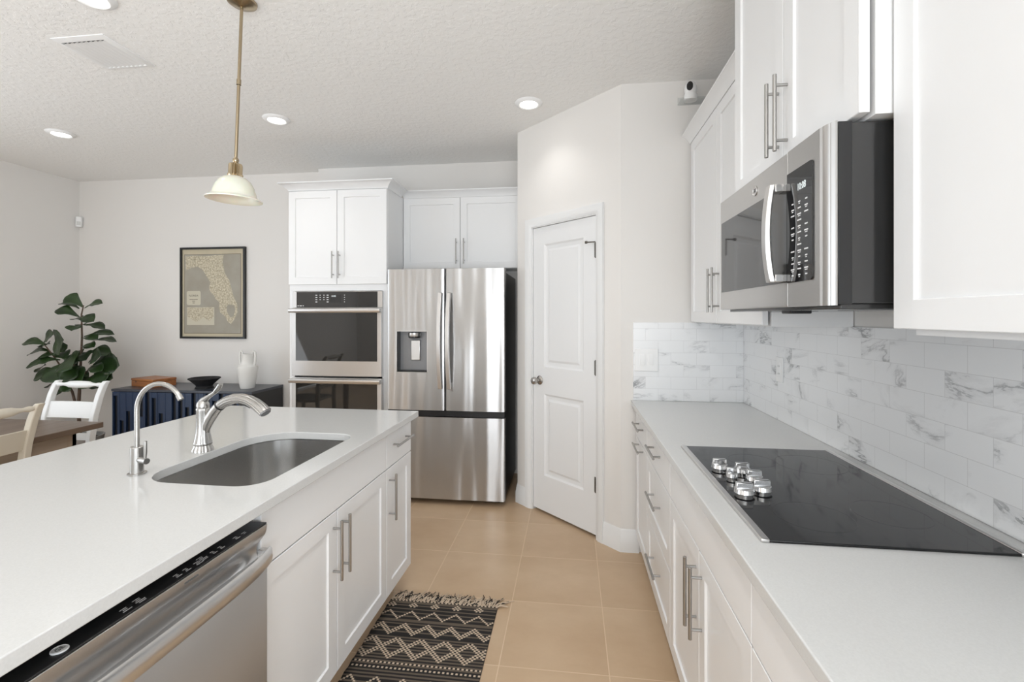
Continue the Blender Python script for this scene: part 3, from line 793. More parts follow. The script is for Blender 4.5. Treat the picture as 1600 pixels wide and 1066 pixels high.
b = MB(); b.tube([(0.0665, 0, 0.1683), (0.0715, 0, 0.1722)], 0.0196, 20); b.build('seal_ring', BLACK, fc)
hd = [(0.075, 0.175), (0.100, 0.189), (0.130, 0.1985), (0.160, 0.200), (0.190, 0.1935), (0.215, 0.182), (0.238, 0.167), (0.256, 0.152)]
b = MB(); b.tube([(x, 0, z) for x, z in hd], [0.0185, 0.0185, 0.0185, 0.019, 0.021, 0.024, 0.0275, 0.0295], 64, squash=[1, 1, 1, 1, 0.95, 0.85, 0.72, 0.60], flute=(14, 0.09)); sh = b.build('spray_head', CHROME, fc)
b = MB(); b.tube([(0.250, 0, 0.1545), (0.2585, 0, 0.148)], [0.027, 0.026], 20, squash=[0.55, 0.55]); b.build('nozzle', GREYPL, sh)
b = MB(); b.tube([(0.150, 0, 0.182), (0.172, 0, 0.180), (0.196, 0, 0.170)], 0.006, 10); b.build('spray_button', BLACK, sh)
b = MB(); b.lathe([(0.0, 0.160), (0.021, 0.160), (0.0225, 0.168), (0.021, 0.178), (0.015, 0.188), (0.0, 0.191)], (0, 0, 0), None, 28); lb = b.build('lever_hub', CHROME, fc)
b = MB(); b.tube([(-0.012, 0, 0.172), (0.004, 0, 0.190), (0.026, 0, 0.205), (0.050, 0, 0.220), (0.066, 0, 0.236), (0.074, 0, 0.252)], [0.014, 0.014, 0.011, 0.011, 0.015, 0.012], 16, squash=[1, 0.9, 0.7, 0.6, 0.55, 0.5]); b.build('lever', CHROME, lb)

# filtered water tap
wx, wy = -1.362, 1.340
wt = thing('drinking_water_tap', 'slim gooseneck brushed nickel water tap on the island', 'faucet', (wx, wy, 0.914))
b = MB(); b.lathe([(0.0, 0), (0.026, 0), (0.026, 0.003), (0.020, 0.005), (0.0, 0.005)], (0, 0, 0.0005), None, 28); b.build('flange', CHROME, wt)
b = MB(); b.lathe([(0.0, 0.004), (0.0185, 0.004), (0.0185, 0.086), (0.0170, 0.088), (0.0, 0.088)], (0, 0, 0), None, 28); b.build('body', CHROME, wt)
pts = [(0, 0, 0.086), (0, 0, 0.13), (0, 0, 0.205)]
for i in range(1, 15):
    a = PI - i * math.radians(152) / 14; pts.append((0.083 + 0.083 * math.cos(a), 0, 0.205 + 0.086 * math.sin(a)))
b = MB(); b.tube(pts, 0.0073, 14); b.build('gooseneck_spout', CHROME, wt)
e0, e1 = Vector(pts[-2]), Vector(pts[-1]); dd = (e1 - e0).normalized()
b = MB(); b.tube([e1 - dd * 0.012, e1 + dd * 0.004], 0.0090, 14); b.build('spout_tip', CHROME, wt)
b = MB(); b.tube([(0.012, -0.004, 0.047), (0.052, -0.016, 0.047)], 0.0095, 16); vl = b.build('valve_stub', CHROME, wt)
b = MB(); b.tube([(0.043, -0.013, 0.052), (0.044, -0.013, 0.075), (0.044, -0.013, 0.110)], [0.0035, 0.005, 0.0048], 12); b.build('lever', CHROME, vl)

# ------------------------------------------------------------------ dishwasher (front faces +x): local x = towards the fridge, front y = 0
DXF = -0.809
dw = thing('dishwasher', 'stainless dishwasher with black top controls and bowed bar handle in the island', 'dishwasher', (DXF, 0.606, 0), PI / 2)
DWW = 0.598
b = MB(); b.box(0.004, DWW - 0.004, 0.055, 0.58, 0.10, 0.847); b.box(0.01, DWW - 0.01, 0.11, 0.13, 0.0, 0.1); b.build('tub', BLACK, dw)
prof = [(0.052, 0.112), (0.004, 0.112), (0.0, 0.118), (0.0, 0.742), (0.004, 0.748), (0.026, 0.754), (0.032, 0.764), (0.032, 0.778), (0.026, 0.794), (0.014, 0.808), (0.006, 0.819), (0.002, 0.831), (0.0, 0.8455), (0.0, 0.848), (0.052, 0.848)]
b = MB(); b.prism(prof, 'X', 0.0, DWW); dd_ = b.build('door', ST_D, dw, bevel=0.0008, angle=50)
b = MB(); b.box(0.0, DWW, 0.0015, 0.052, 0.8485, 0.852); dtp = b.build('control_panel', BLACK, dw, bevel=0.001)
b = MB(); pts = []
for i in range(25):
    q = -1 + i / 12.0; pts.append((DWW / 2 + q * (DWW / 2 - 0.002), -0.008 - 0.022 * (1 - q ** 4), 0))
loops = []
for (x, y, _) in pts:
    loops.append([(x, y + 0.004, 0.742), (x, y - 0.006, 0.744), (x, y - 0.010, 0.760), (x, y - 0.008, 0.784), (x, y - 0.002, 0.789), (x, y + 0.002, 0.786), (x, y + 0.003, 0.765)])
b.loft(loops)
for x0 in (0.002, DWW - 0.022): b.box(x0, x0 + 0.020, -0.010, 0.012, 0.746, 0.784)
hd_ = b.build('handle', ST_P, dw, angle=50)
b = MB(); b.box(0.325, 0.362, 0.0002, 0.003, 0.834, 0.8375); b.build('brand_plate', DPRINT, dd_)
lg = MB()
UPZ = 0.8521
for (x, y, n_, wl) in ((0.205, 0.022, 3, 0.018), (0.235, 0.020, 4, 0.02), (0.325, 0.023, 3, 0.014), (0.350, 0.023, 3, 0.014), (0.380, 0.021, 3, 0.020), (0.398, 0.024, 4, 0.022), (0.428, 0.023, 3, 0.013), (0.452, 0.023, 3, 0.013), (0.503, 0.022, 3, 0.016), (0.530, 0.024, 2, 0.018)):
    for i in range(n_):
        wv = wl * (1 - 0.25 * ((i * 5 + n_) % 3)); lg.box(x - wv / 2, x + wv / 2, y - 0.010 + i * 0.0055, y - 0.0078 + i * 0.0055, UPZ - 0.0002, UPZ + 0.0001)
lg.build('key_legends', PRINT, dtp)['kind'] = 'stuff'
badge(dtp, Matrix.Translation((0.092, 0.023, UPZ)), 0.0125, m=PRINT)

# ------------------------------------------------------------------ oven tower
TX0, TX1, TY = -2.283, -1.447, 3.58
ot = thing('oven_cabinet', 'tall white cabinet with crown moulding housing the double wall oven', 'cabinet', (TX0, TY, 0))
TW_ = TX1 - TX0
b = MB(); D_ = YB2 - TY - 0.002
b.box(0, 0.045, 0.021, D_, 0, 2.442); b.box(TW_ - 0.045, TW_, 0.021, D_, 0, 2.442); b.box(0.045, TW_ - 0.045, 0.021, D_, 1.624, 2.442); b.box(0.045, TW_ - 0.045, 0.021, D_, 0, 0.30); b.box(0.045, TW_ - 0.045, D_ - 0.03, D_, 0.30, 1.624)
b.build('body', CAB, ot)
m_ = TW_ / 2
for x0, x1, hx in ((0.0, m_, m_ - 0.027), (m_, TW_, m_ + 0.027)):
    m = MB(); m.shaker(x0 + 0.002, x1 - 0.002, 1.676, 2.432); d = m.build('door', CAB, ot); pull(d, 'v', hx, 1.83, r=0.005)
m = MB(); m.slab(0.0, TW_, 0.11, 0.30); m.build('drawer', CAB, ot)
b = MB(); crown_front(b, 0.0, TW_, 0.012, 2.438, up=0.058, out=0.065, left=D_ - 0.012, right=YB2 - TY - 0.34); b.build('crown_moulding', CAB, ot)

OX0, OX1 = -2.243, -1.483
OW = OX1 - OX0
ov = thing('double_oven', 'stainless double wall oven with black glass doors in the tall cabinet', 'oven', (OX0, TY, 0.32))
OZ = 0.32


def oz(z): return z - OZ


b = MB(); b.box(0.05, OW - 0.05, 0.03, 0.58, oz(0.33), oz(1.60)); b.build('housing', BLACK, ov)
b = MB(); b.box(0, OW, -0.002, 0.030, oz(1.488), oz(1.620)); pnl = b.build('control_panel', ST_H, ov, bevel=0.002)
b = MB(); b.box(0.034, OW - 0.040, -0.0035, 0.0, oz(1.490), oz(1.616)); gl = b.build('control_glass', OGLASS, pnl)
b = MB(); b.box(OW * 0.425, OW * 0.545, -0.0042, -0.003, oz(1.527), oz(1.592)); ds = b.build('display', BGLASS, gl)
text('clock_display', '10:08', 0.018, Matrix.Translation((OW * 0.462, -0.0044, oz(1.580))) @ FRONT, LCD, ds)
b = MB()
for r_ in range(4):
    for c_ in range(4):
        if r_ == 3 and c_ in (1, 2): continue
        x, z = OW * 0.27 + c_ * 0.032, 1.588 - r_ * 0.018; w_ = 0.008 if c_ in (0, 3) else 0.004
        b.box(x - w_, x + w_, -0.0042, -0.0032, oz(z - 0.003), oz(z + 0.003))
for i, w_ in enumerate((0.006, 0.010, 0.004)): b.box(0.048 + i * 0.022 - w_, 0.048 + i * 0.022 + w_, -0.0042, -0.0032, oz(1.500), oz(1.506))
for r_ in range(4): b.box(OW * 0.585 - 0.004, OW * 0.585 + 0.004, -0.0042, -0.0032, oz(1.586 - r_ * 0.018), oz(1.590 - r_ * 0.018))
b.build('key_legends', PRINT, gl)['kind'] = 'stuff'


def oven_door(za, zb, wa, wb):
    b = MB(); b.box(0, OW, -0.018, 0.028, oz(za), oz(zb)); d = b.build('oven_door', ST_H, ov, bevel=0.003, bseg=3)
    b = MB(); b.box(0.036, OW - 0.036, -0.0195, -0.017, oz(wa), oz(wb)); w_ = b.build('window', OGLASS, d); w_['label'] = 'black glass window'
    b = MB(); zc = zb - 0.022
    b.prism([(-0.060, zc - 0.017 - OZ), (-0.065, zc - 0.008 - OZ), (-0.065, zc + 0.010 - OZ), (-0.058, zc + 0.016 - OZ), (-0.046, zc + 0.016 - OZ), (-0.046, zc - 0.017 - OZ)], 'X', -0.003, OW + 0.003)
    for x in (0.012, OW - 0.012): b.box(x - 0.014, x + 0.014, -0.050, -0.016, oz(zc - 0.014), oz(zc + 0.014))
    b.build('handle', ST_P, d, bevel=0.002)


oven_door(0.938, 1.486, 1.060, 1.446)
oven_door(0.345, 0.924, 0.46, 0.878)

# ------------------------------------------------------------------ fridge
FX0, FX1, FY = -1.394, -0.486, 3.45
fr = thing('refrigerator', 'stainless french door refrigerator with ice dispenser between oven tower and pantry', 'refrigerator', (FX0, FY, 0))
FW = FX1 - FX0; SM = -0.940 - FX0
b = MB(); b.box(0.006, FW - 0.006, 0.085, YB2 - FY - 0.03, 0.045, 1.752); b.build('body', BLACK, fr, bevel=0.003)


def fdoor(name, x0, x1, z0, z1, hole=None, bulge=0.004):
    """slightly pillowed steel front with rounded vertical edges; hole = dispenser cut-out"""
    xs = sorted(set([0, 0.006, 0.015, 0.03, 0.06] + [i / 16 * (x1 - x0) for i in range(2, 15)] + [(x1 - x0) - q for q in (0, 0.006, 0.015, 0.03, 0.06)] + ([hole[0] - x0, hole[1] - x0] if hole else [])))
    zs = sorted(set([z0 + i / 14 * (z1 - z0) for i in range(15)] + ([hole[2], hole[3]] if hole else [])))
    w_ = x1 - x0
    def yy(x):
        q = 2 * x / w_ - 1; e = min(x, w_ - x)
        y = bulge * q * q
        if e < 0.012: y += 0.012 - math.sqrt(max(0, 0.012 ** 2 - (0.012 - e) ** 2))
        return y
    b = MB(); G = [[b.bm.verts.new((x0 + x, yy(x), z)) for z in zs] for x in xs]
    for i in range(len(xs) - 1):
        for j in range(len(zs) - 1):
            if hole and hole[0] - 1e-6 <= x0 + xs[i] and x0 + xs[i + 1] <= hole[1] + 1e-6 and hole[2] - 1e-6 <= zs[j] and zs[j + 1] <= hole[3] + 1e-6: continue
            b.f([G[i][j], G[i + 1][j], G[i + 1][j + 1], G[i][j + 1]])
    # sides, top, bottom, back
    yb = 0.078
    BK = [[b.bm.verts.new((x0 + x, yb, z)) for z in (z0, z1)] for x in xs]
    for i in range(len(xs) - 1):
        b.f([G[i][0], BK[i][0], BK[i + 1][0], G[i + 1][0]]); b.f([G[i][-1], G[i + 1][-1], BK[i + 1][1], BK[i][1]])
        b.f([BK[i][0], BK[i][1], BK[i + 1][1], BK[i + 1][0]])
    b.f([G[0][j] for j in range(len(zs))] + [BK[0][1], BK[0][0]]); b.f([G[-1][j] for j in range(len(zs))][::-1] + [BK[-1][0], BK[-1][1]])
    return b.build(name, ST_V, fr, angle=40)


hx0, hx1, hz0, hz1 = -1.315 - FX0, -1.079 - FX0, 0.995, 1.303
ld = fdoor('left_door', 0.0, SM - 0.003, 0.708, 1.777, (hx0, hx1, hz0, hz1))
rd = fdoor('right_door', SM + 0.003, FW, 0.708, 1.777)
fz = fdoor('freezer_drawer', 0.0, FW, 0.042, 0.658, bulge=0.004)
b = MB(); b.box(0.004, FW - 0.004, 0.012, 0.09, 0.662, 0.704); b.build('drawer_grip_recess', BLACK, fr)
# dispenser: recess box, cradle, nozzle, paddle
yd = 0.07
b = MB()
b.loft([[(hx0, 0.004, hz0), (hx1, 0.004, hz0), (hx1, 0.004, hz1), (hx0, 0.004, hz1)], [(hx0, yd, hz0), (hx1, yd, hz0), (hx1, yd, hz1), (hx0, yd, hz1)]], cap0=False, cap1=True)
dp = b.build('dispenser_recess', GREYPL, ld, smooth=False)
b = MB(); e = 0.004
for q in ((hx0 - e, hx0, hz0 - e, hz1 + e), (hx1, hx1 + e, hz0 - e, hz1 + e), (hx0 - e, hx1 + e, hz1, hz1 + e), (hx0 - e, hx1 + e, hz0 - e, hz0)): b.box(q[0], q[1], 0.0, 0.012, q[2], q[3])
b.build('recess_trim', ST_P, dp)
b = MB(); b.box(hx0 + 0.001, hx0 + 0.004, 0.010, yd - 0.002, hz0 + 0.002, hz1 - 0.002); b.build('side_liner', BLACK, dp)
b = MB(); b.box(hx0 + 0.004, hx1 - 0.002, 0.012, yd, hz0 + 0.002, hz0 + 0.010); b.build('drip_tray', BLACK, dp)
xc = (hx0 + hx1) / 2 + 0.012
b = MB(); b.lathe([(0, 0.0), (0.040, 0.0), (0.046, 0.006), (0.046, 0.042), (0, 0.042)], (xc - 0.004, 0.040, hz1 - 0.052), None, 24); b.build('nozzle_housing', BLACK, dp)
b = MB(); b.lathe([(0, 0.012), (0.0465, 0.012), (0.0475, 0.014), (0.0475, 0.038), (0, 0.038)], (xc - 0.004, 0.038, hz1 - 0.050), None, 24); b.build('nozzle_band', ST_P, dp)
b = MB(); b.box(xc - 0.036, xc + 0.036, 0.050, 0.062, hz0 + 0.085, hz1 - 0.068); b.build('paddle', ST_P, dp, bevel=0.004)


def fhandle(door, xc_, lean):
    pts = []
    for i in range(13):
        q = -1 + i / 6.0; pts.append((xc_ + lean * (1 - q * q), -0.024 - 0.028 * (1 - q * q), 1.234 + q * 0.36))
    b = MB()
    b.loft([[(p[0] - 0.017, p[1] - 0.003, p[2]), (p[0] + 0.013, p[1] - 0.008, p[2]), (p[0] + 0.017, p[1] + 0.012, p[2]), (p[0] - 0.013, p[1] + 0.012, p[2])] for p in pts])
    for q in (-1, 1):
        z = 1.234 + q * 0.335; b.box(xc_ - 0.010, xc_ + 0.010, -0.028, 0.012, z - 0.02, z + 0.02)
    b.build('handle', ST_P, door, bevel=0.003)


fhandle(ld, SM - 0.030, -0.006); fhandle(rd, SM + 0.036, -0.006)
for x in (0.08, FW - 0.07):
    b = MB(); b.cyl((x - 0.02, 0.10, 0.022), (x + 0.02, 0.10, 0.022), 0.0215, 16); b.build('roller_foot', BLACK, fr)
b = MB(); b.box(0.01, FW - 0.01, 0.08, 0.10, 0.018, 0.05); b.build('kick_grille', BLACK, fr)
for x in (0.03, FW - 0.08):
    b = MB(); b.box(x, x + 0.05, 0.03, 0.16, 1.7525, 1.773); b.build('hinge_cover', BLACK, fr, bevel=0.004)

# cabinet over the fridge
CFY = 3.945
AX0, AX1 = -1.445, -0.407
aw = AX1 - AX0
t = thing('upper_cabinet', 'white two door cabinet above the refrigerator', 'cabinet', (AX0, CFY, 1.825))
b = MB(); b.box(0, aw, 0.021, YB2 - CFY - 0.002, 0, 0.620); b.build('body', CAB, t)
for x0, x1, hx in ((0.0, aw / 2 - 0.014, aw / 2 - 0.045), (aw / 2 - 0.014, aw, aw / 2 + 0.022)):
    m = MB(); m.shaker(x0 + 0.002, x1 - 0.002, 0.003, 0.612); d = m.build('door', CAB, t); pull(d, 'v', hx, 0.148, r=0.005)
b = MB(); crown_front(b, 0.0, aw, 0.012, 0.615, up=0.058, out=0.055); b.build('crown_moulding', CAB, t)

# ------------------------------------------------------------------ ceiling fittings
GL = 'recessed ceiling downlights'


def downlight(x, y, label, power=5.0):
    t = thing('recessed_light', label, 'ceiling light', (x, y, H), 0, GL)
    b = MB(); b.lathe([(0.058, -0.012), (0.066, -0.016), (0.088, -0.006), (0.092, 0.0), (0.058, 0.0)], (0, 0, -0.0005), None, 36); b.build('trim_ring', WPL, t)
    b = MB(); b.lathe([(0.0, -0.013), (0.040, -0.0125), (0.0585, -0.010), (0.0585, -0.004), (0.0, -0.004)], (0, 0, -0.001), None, 32); b.build('lens', LENS, t)
    l = bpy.data.lights.new('downlight_lamp', 'SPOT'); l.energy = power; l.color = (1.0, 0.98, 0.955); l.spot_size = math.radians(125); l.spot_blend = 0.9; l.shadow_soft_size = 0.05
    o = bpy.data.objects.new('downlight_lamp', l); COL.objects.link(o); o.parent = t; o.location = (0, 0, -0.03)
    return t


downlight(-3.871, 3.147, 'round recessed light over the dining corner, leftmost on the ceiling', 10)
downlight(-2.075, 3.112, 'round recessed light between the pendant rod and the oven tower', 8)
downlight(-0.275, 3.084, 'round recessed light just in front of the angled pantry wall', 6)
downlight(-2.081, 1.815, 'round recessed light cut by the top edge near the square vent', 6)
downlight(-0.275, 1.815, 'round recessed light over the kitchen aisle above the frame', 20)
downlight(-0.275, 0.4, 'unseen recessed light added as fill over the aisle behind the camera', 20)  # out of view, added to brighten the aisle fronts
downlight(-0.275, -0.95, 'unseen recessed light added as fill over the aisle well behind the camera', 20)  # another unseen aisle lamp, added for more fill
downlight(-2.08, 0.2, 'unseen recessed light added as fill over the near end of the island', 8)  # unseen lamp, added to fill light over the island

vt = thing('ceiling_vent', 'square white louvred air vent on the ceiling left of the pendant', 'air vent', (-2.452, 2.215, H))
b = MB()
o_, i_ = 0.150, 0.122
def sq(r, z): return [(-r, -r, z), (r, -r, z), (r, r, z), (-r, r, z)]
b.loft([sq(o_, 0.0), sq(o_, -0.004), sq(i_ + 0.006, -0.012), sq(i_, -0.012), sq(i_, 0.0)], cap0=False, cap1=False)
b.build('frame', WPL, vt)
b = MB(); b.box(-i_, i_, -i_, i_, -0.0015, -0.0005); b.build('duct_backing', simple('duct shade', (0.16, 0.16, 0.16), 0.8), vt)
for k in range(9):
    x = -i_ + 0.027 * (k + 0.5); b = MB(); b.prism([(x + 0.011, -0.003), (x + 0.0085, -0.003), (x - 0.014, -0.0125), (x - 0.0115, -0.0125)], 'Y', -i_ + 0.014, i_); b.build('louvre', WPL, vt)

pd = thing('pendant_light', 'brass pendant light with alabaster glass bell shade over the island', 'pendant light', (-1.451, 1.929, H), rot=(0, 0.042, 0))
b = MB(); b.lathe([(0.0, -0.028), (0.012, -0.028), (0.020, -0.024), (0.045, -0.019), (0.060, -0.010), (0.062, -0.0015), (0.0, -0.0015)], (0, 0, 0), None, 36); b.build('canopy', BRASS, pd)
b = MB(); b.cyl((0, 0, -0.02), (0, 0, -0.700), 0.0068, 16); b.lathe([(0.0095, -0.012), (0.0095, 0.012)], (0, 0, -0.36)); b.build('rod', BRASS, pd)
b = MB(); b.lathe([(0, 0.014), (0.008, 0.012), (0.013, 0.004), (0.013, -0.004), (0.008, -0.012), (0, -0.014)], (0, 0, -0.708), None, 24); b.build('swivel_ball', BRASS, pd)
b = MB(); b.lathe([(0.0, 0.0), (0.010, 0.0), (0.026, -0.006), (0.028, -0.012), (0.028, -0.048), (0.031, -0.052), (0.031, -0.060), (0.026, -0.064), (0.0, -0.064)], (0, 0, -0.718), None, 64, (14, 0.22)); b.build('socket_cap', BRASS, pd)
prof = [(0.028, 0.0), (0.045, -0.006), (0.064, -0.022), (0.078, -0.046), (0.087, -0.074), (0.090, -0.086), (0.096, -0.093), (0.108, -0.098), (0.114, -0.102), (0.113, -0.106), (0.104, -0.103), (0.090, -0.096), (0.084, -0.084), (0.080, -0.070), (0.072, -0.046), (0.058, -0.024), (0.040, -0.010), (0.026, -0.005)]
b = MB(); b.lathe(prof, (0, 0, -0.779), None, 56); b.build('shade', ALAB, pd, angle=60)
b = MB(); b.lathe([(0, 0.0), (0.012, 0.0), (0.013, -0.02), (0.026, -0.045), (0.028, -0.058), (0.020, -0.074), (0, -0.08)], (0, 0, -0.782), None, 24); b.build('bulb', simple('frosted bulb', (0.9, 0.88, 0.82), 0.4), pd)

# ------------------------------------------------------------------ security camera on its shelf
sh_ = thing('acrylic_shelf', 'small clear shelf high on the pantry side wall under the camera', 'shelf', (0.715, 2.8955, 2.672))
b = MB(); b.box(-0.085, 0.085, -0.075, 0.009, 0, 0.004); b.build('plate', ACRYL, sh_)
b = MB(); b.box(-0.085, 0.085, 0.004, 0.009, 0.004, 0.045); b.build('back_lip', ACRYL, sh_)
sc = thing('security_camera', 'white dome camera with a black lens face near the ceiling', 'camera', (0.692, 2.852, 2.6765))
b = MB(); b.lathe([(0, 0), (0.036, 0), (0.037, 0.004), (0.036, 0.030), (0.033, 0.038), (0, 0.040)], (0, 0, 0), None, 32); b.build('base', WPL, sc)
b = MB(); b.lathe([(0, 0.036), (0.028, 0.038), (0.034, 0.050), (0.035, 0.072), (0.031, 0.090), (0.020, 0.103), (0.0, 0.108)], (0, 0, 0), None, 32); hdm = b.build('head', WPL, sc)
b = MB(); pl = []
for k_, bump_ in ((1.0, -0.004), (1.0, 0.0012), (0.66, 0.0018), (0.33, 0.002), (0.04, 0.002)):
    ring = []
    for i in range(24):
        a = 2 * PI * i / 24; u = 0.0175 * k_ * math.cos(a); v = 0.027 * k_ * (abs(math.sin(a)) ** 0.8) * (1 if math.sin(a) > 0 else -1)
        ang = -PI / 2 - 0.36 + u / 0.035; rr = 0.0352 + bump_ - max(0, v - 0.010) * 0.35
        ring.append((rr * math.cos(ang), rr * math.sin(ang), 0.072 + v))
    pl.append(ring)
b.loft(pl); b.build('lens_face', BGLASS, hdm)

# ------------------------------------------------------------------ dining corner
ms = thing('motion_sensor', 'small white motion sensor high in the left room corner', 'sensor', (-5.046, 4.276, 2.34), math.radians(45))
b = MB(); b.prism([(-0.030, 0.010), (-0.020, -0.018), (0.020, -0.018), (0.030, 0.010), (0.020, 0.020), (-0.020, 0.020)], 'Z', 0, 0.105); b.build('housing', WPL, ms, bevel=0.004)
b = MB(); b.box(-0.016, 0.016, -0.0195, -0.017, 0.015, 0.055); b.build('sensor_lens', simple('pale lens', (0.65, 0.65, 0.63), 0.3), ms, bevel=0.001)

pc = thing('wall_map', 'framed antique style map in a thin black frame on the back wall', 'picture', (-3.546, YB, 1.195))
MW_, MH_ = 0.708, 0.912
b = MB(); e = 0.020
for q in ((-MW_ / 2, -MW_ / 2 + e, 0, MH_), (MW_ / 2 - e, MW_ / 2, 0, MH_), (-MW_ / 2 + e, MW_ / 2 - e, 0, e), (-MW_ / 2 + e, MW_ / 2 - e, MH_ - e, MH_)): b.box(q[0], q[1], -0.028, -0.001, q[2], q[3])
b.build('frame', FRAMEB, pc)


def mp_(px, pz):      # 757 x 1066 close-up of the picture -> frame plane
    return (-MW_ / 2 + (px - 32) / (718 - 32) * MW_, MH_ - (pz - 45) / (1028 - 45) * MH_)


def flat(pts, y, name, mat, parent, th=0.0006):
    b = MB(); b.prism([mp_(*p) for p in pts], 'Y', y - th, y); return b.build(name, mat, parent, smooth=False)


def rect(x0, x1, z0, z1): return [(x0, z0), (x1, z0), (x1, z1), (x0, z1)]


pp = flat(rect(48, 702, 62, 1012), -0.012, 'sheet', PAPER, pc, 0.004)
flat(rect(72, 672, 118, 975), -0.0161, 'map_border', INKY, pp, 0.0003)
flat(rect(76, 668, 122, 970), -0.0164, 'sea_area', SEA, pp, 0.0003)
FL = [(84, 140), (180, 132), (300, 140), (420, 132), (490, 130), (478, 210), (505, 330), (548, 400), (575, 500), (600, 590), (632, 660), (635, 740), (610, 810), (570, 870), (535, 850), (508, 790), (455, 748), (440, 690), (448, 640), (405, 600), (385, 560), (345, 520), (338, 470), (350, 420), (300, 340), (262, 282), (215, 252), (150, 262), (90, 290)]
land = flat(FL, -0.0167, 'printed_land', LAND, pp, 0.0003)
flat([(540, 660), (600, 670), (612, 720), (595, 790), (560, 800), (525, 740), (520, 690)], -0.0170, 'printed_wetland', SEA, land, 0.0002)
flat(rect(100, 392, 690, 882), -0.0167, 'inset_border', CREAMP, pp, 0.0003)
ins_ = flat([(104, 694), (386, 694), (386, 790), (340, 840), (280, 800), (200, 850), (104, 790)], -0.0170, 'inset_map', LAND, pp, 0.0002)
flat([(110, 515), (236, 515), (247, 525), (247, 655), (236, 667), (110, 667), (98, 655), (98, 525)], -0.0167, 'title_panel', CREAMP, pp, 0.0003)
tx, tz = mp_(172, 566)
text('map_title', 'FLORIDA', 0.026, Matrix.Translation((tx, -0.0172, tz)) @ FRONT, INKY, pp)
b = MB()
for k, w_ in enumerate((88, 30, 24)):
    x0, z0_ = mp_(172 - w_ / 2, 604 + k * 18); x1, z1_ = mp_(172 + w_ / 2, 610 + k * 18); b.box(x0, x1, -0.0172, -0.0168, z1_, z0_)
b.build('title_rules', INKY, pp)

# sideboard
SX0, SX1, SY0, SY1, SZ = -4.18, -2.79, 3.835, 4.285, 0.752
sd = thing('sideboard', 'navy blue sideboard with staggered vertical slat front under the map', 'sideboard', (SX0, SY0, 0))
SW_ = SX1 - SX0
b = MB(); b.box(0, SW_, 0.030, SY1 - SY0, 0.10, SZ - 0.022); b.build('body', NAVYBACK, sd)
b = MB(); b.box(-0.004, SW_ + 0.004, -0.004, SY1 - SY0, SZ - 0.022, SZ); b.build('top', NAVYTOP, sd, bevel=0.002)
b = MB(); b.box(SW_ - 0.02, SW_ + 0.002, 0.0, SY1 - SY0 - 0.002, 0.08, SZ - 0.022); b.build('side_panel', BLACK, sd)
rnd = random.Random(3)
SLOTS = ((0.06, 0.75), (0.42, 0.95), (0.28, 1.0), (1.0, 1.0), (0.0, 0.36), (0.0, 0.8), (0.08, 0.62), (0.30, 0.5), (1.0, 1.0), (0.0, 0.9), (0.05, 0.55), (0.2, 1.0), (0.0, 0.4), (0.5, 1.0), (0.0, 0.7), (0.1, 0.9), (0.0, 0.3), (0.04, 0.8), (0.0, 0.5))
ndoor = 3; dw_ = SW_ / ndoor
for k in range(ndoor):
    b = MB(); x0 = k * dw_ + 0.002; x1 = (k + 1) * dw_ - 0.004; za, zb_ = 0.10, SZ - 0.026; hh = zb_ - za
    b.box(x0, x1, 0.022, 0.030, za, zb_)
    nc = 7; pw_ = (x1 - x0) / nc; rl = 0.011
    for i in range(nc):
        xa, xb = x0 + i * pw_, x0 + (i + 1) * pw_
        g0, g1 = SLOTS[(k * nc + i) % len(SLOTS)]
        b.box(xa, xa + rl, 0.0, 0.022, za, zb_); b.box(xb - rl, xb, 0.0, 0.022, za, zb_)
        if g0 > 0.01: b.box(xa + rl, xb - rl, 0.002, 0.022, zb_ - g0 * hh, zb_)
        if g1 < 0.99: b.box(xa + rl, xb - rl, 0.002, 0.022, za, zb_ - g1 * hh)
        b.mi = 1; b.box(xa + rl, xb - rl, 0.019, 0.0225, zb_ - g1 * hh + 0.0005, zb_ - g0 * hh - 0.0005); b.mi = 0
    b.build('slatted_door', [NAVY, NAVYBACK], sd, smooth=False)
for x in (0.06, SW_ - 0.06):
    for y in (0.06, SY1 - SY0 - 0.06):
        b = MB(); b.box(x - 0.02, x + 0.02, y - 0.02, y + 0.02, 0, 0.10); b.build('leg', BLACK, sd)

bx = thing('wooden_box', 'low reddish brown wooden box at the left end of the sideboard', 'box', (-3.98, 4.07, SZ), math.radians(-16))
b = MB(); b.box(-0.165, 0.165, -0.105, 0.105, 0, 0.052); bb = b.build('base', CHERRY, bx, bevel=0.003)
b = MB(); b.box(-0.167, 0.167, -0.107, 0.107, 0.0535, 0.076); b.build('lid', CHERRY, bx, bevel=0.004)
b = MB(); b.cyl((-0.09, -0.1085, 0.045), (-0.09, -0.1045, 0.045), 0.006, 12); b.build('clasp', BLACK, bb)

bw = thing('pedestal_bowl', 'black woven flared bowl on the sideboard between box and vase', 'bowl', (-3.375, 3.985, SZ))
b = MB(); b.lathe([(0, 0), (0.078, 0), (0.072, 0.012), (0.066, 0.022), (0.075, 0.034), (0.098, 0.058), (0.122, 0.080), (0.130, 0.090), (0.124, 0.091), (0.095, 0.066), (0.06, 0.045), (0, 0.040)], (0, 0, 0.0005), None, 40); b.build('bowl_body', BASKET, bw)
b = MB(); b.lathe([(0.124, 0.088), (0.131, 0.087), (0.133, 0.092), (0.128, 0.096), (0.124, 0.092)], (0, 0, 0), None, 40); b.build('rim', BASKET, bw)

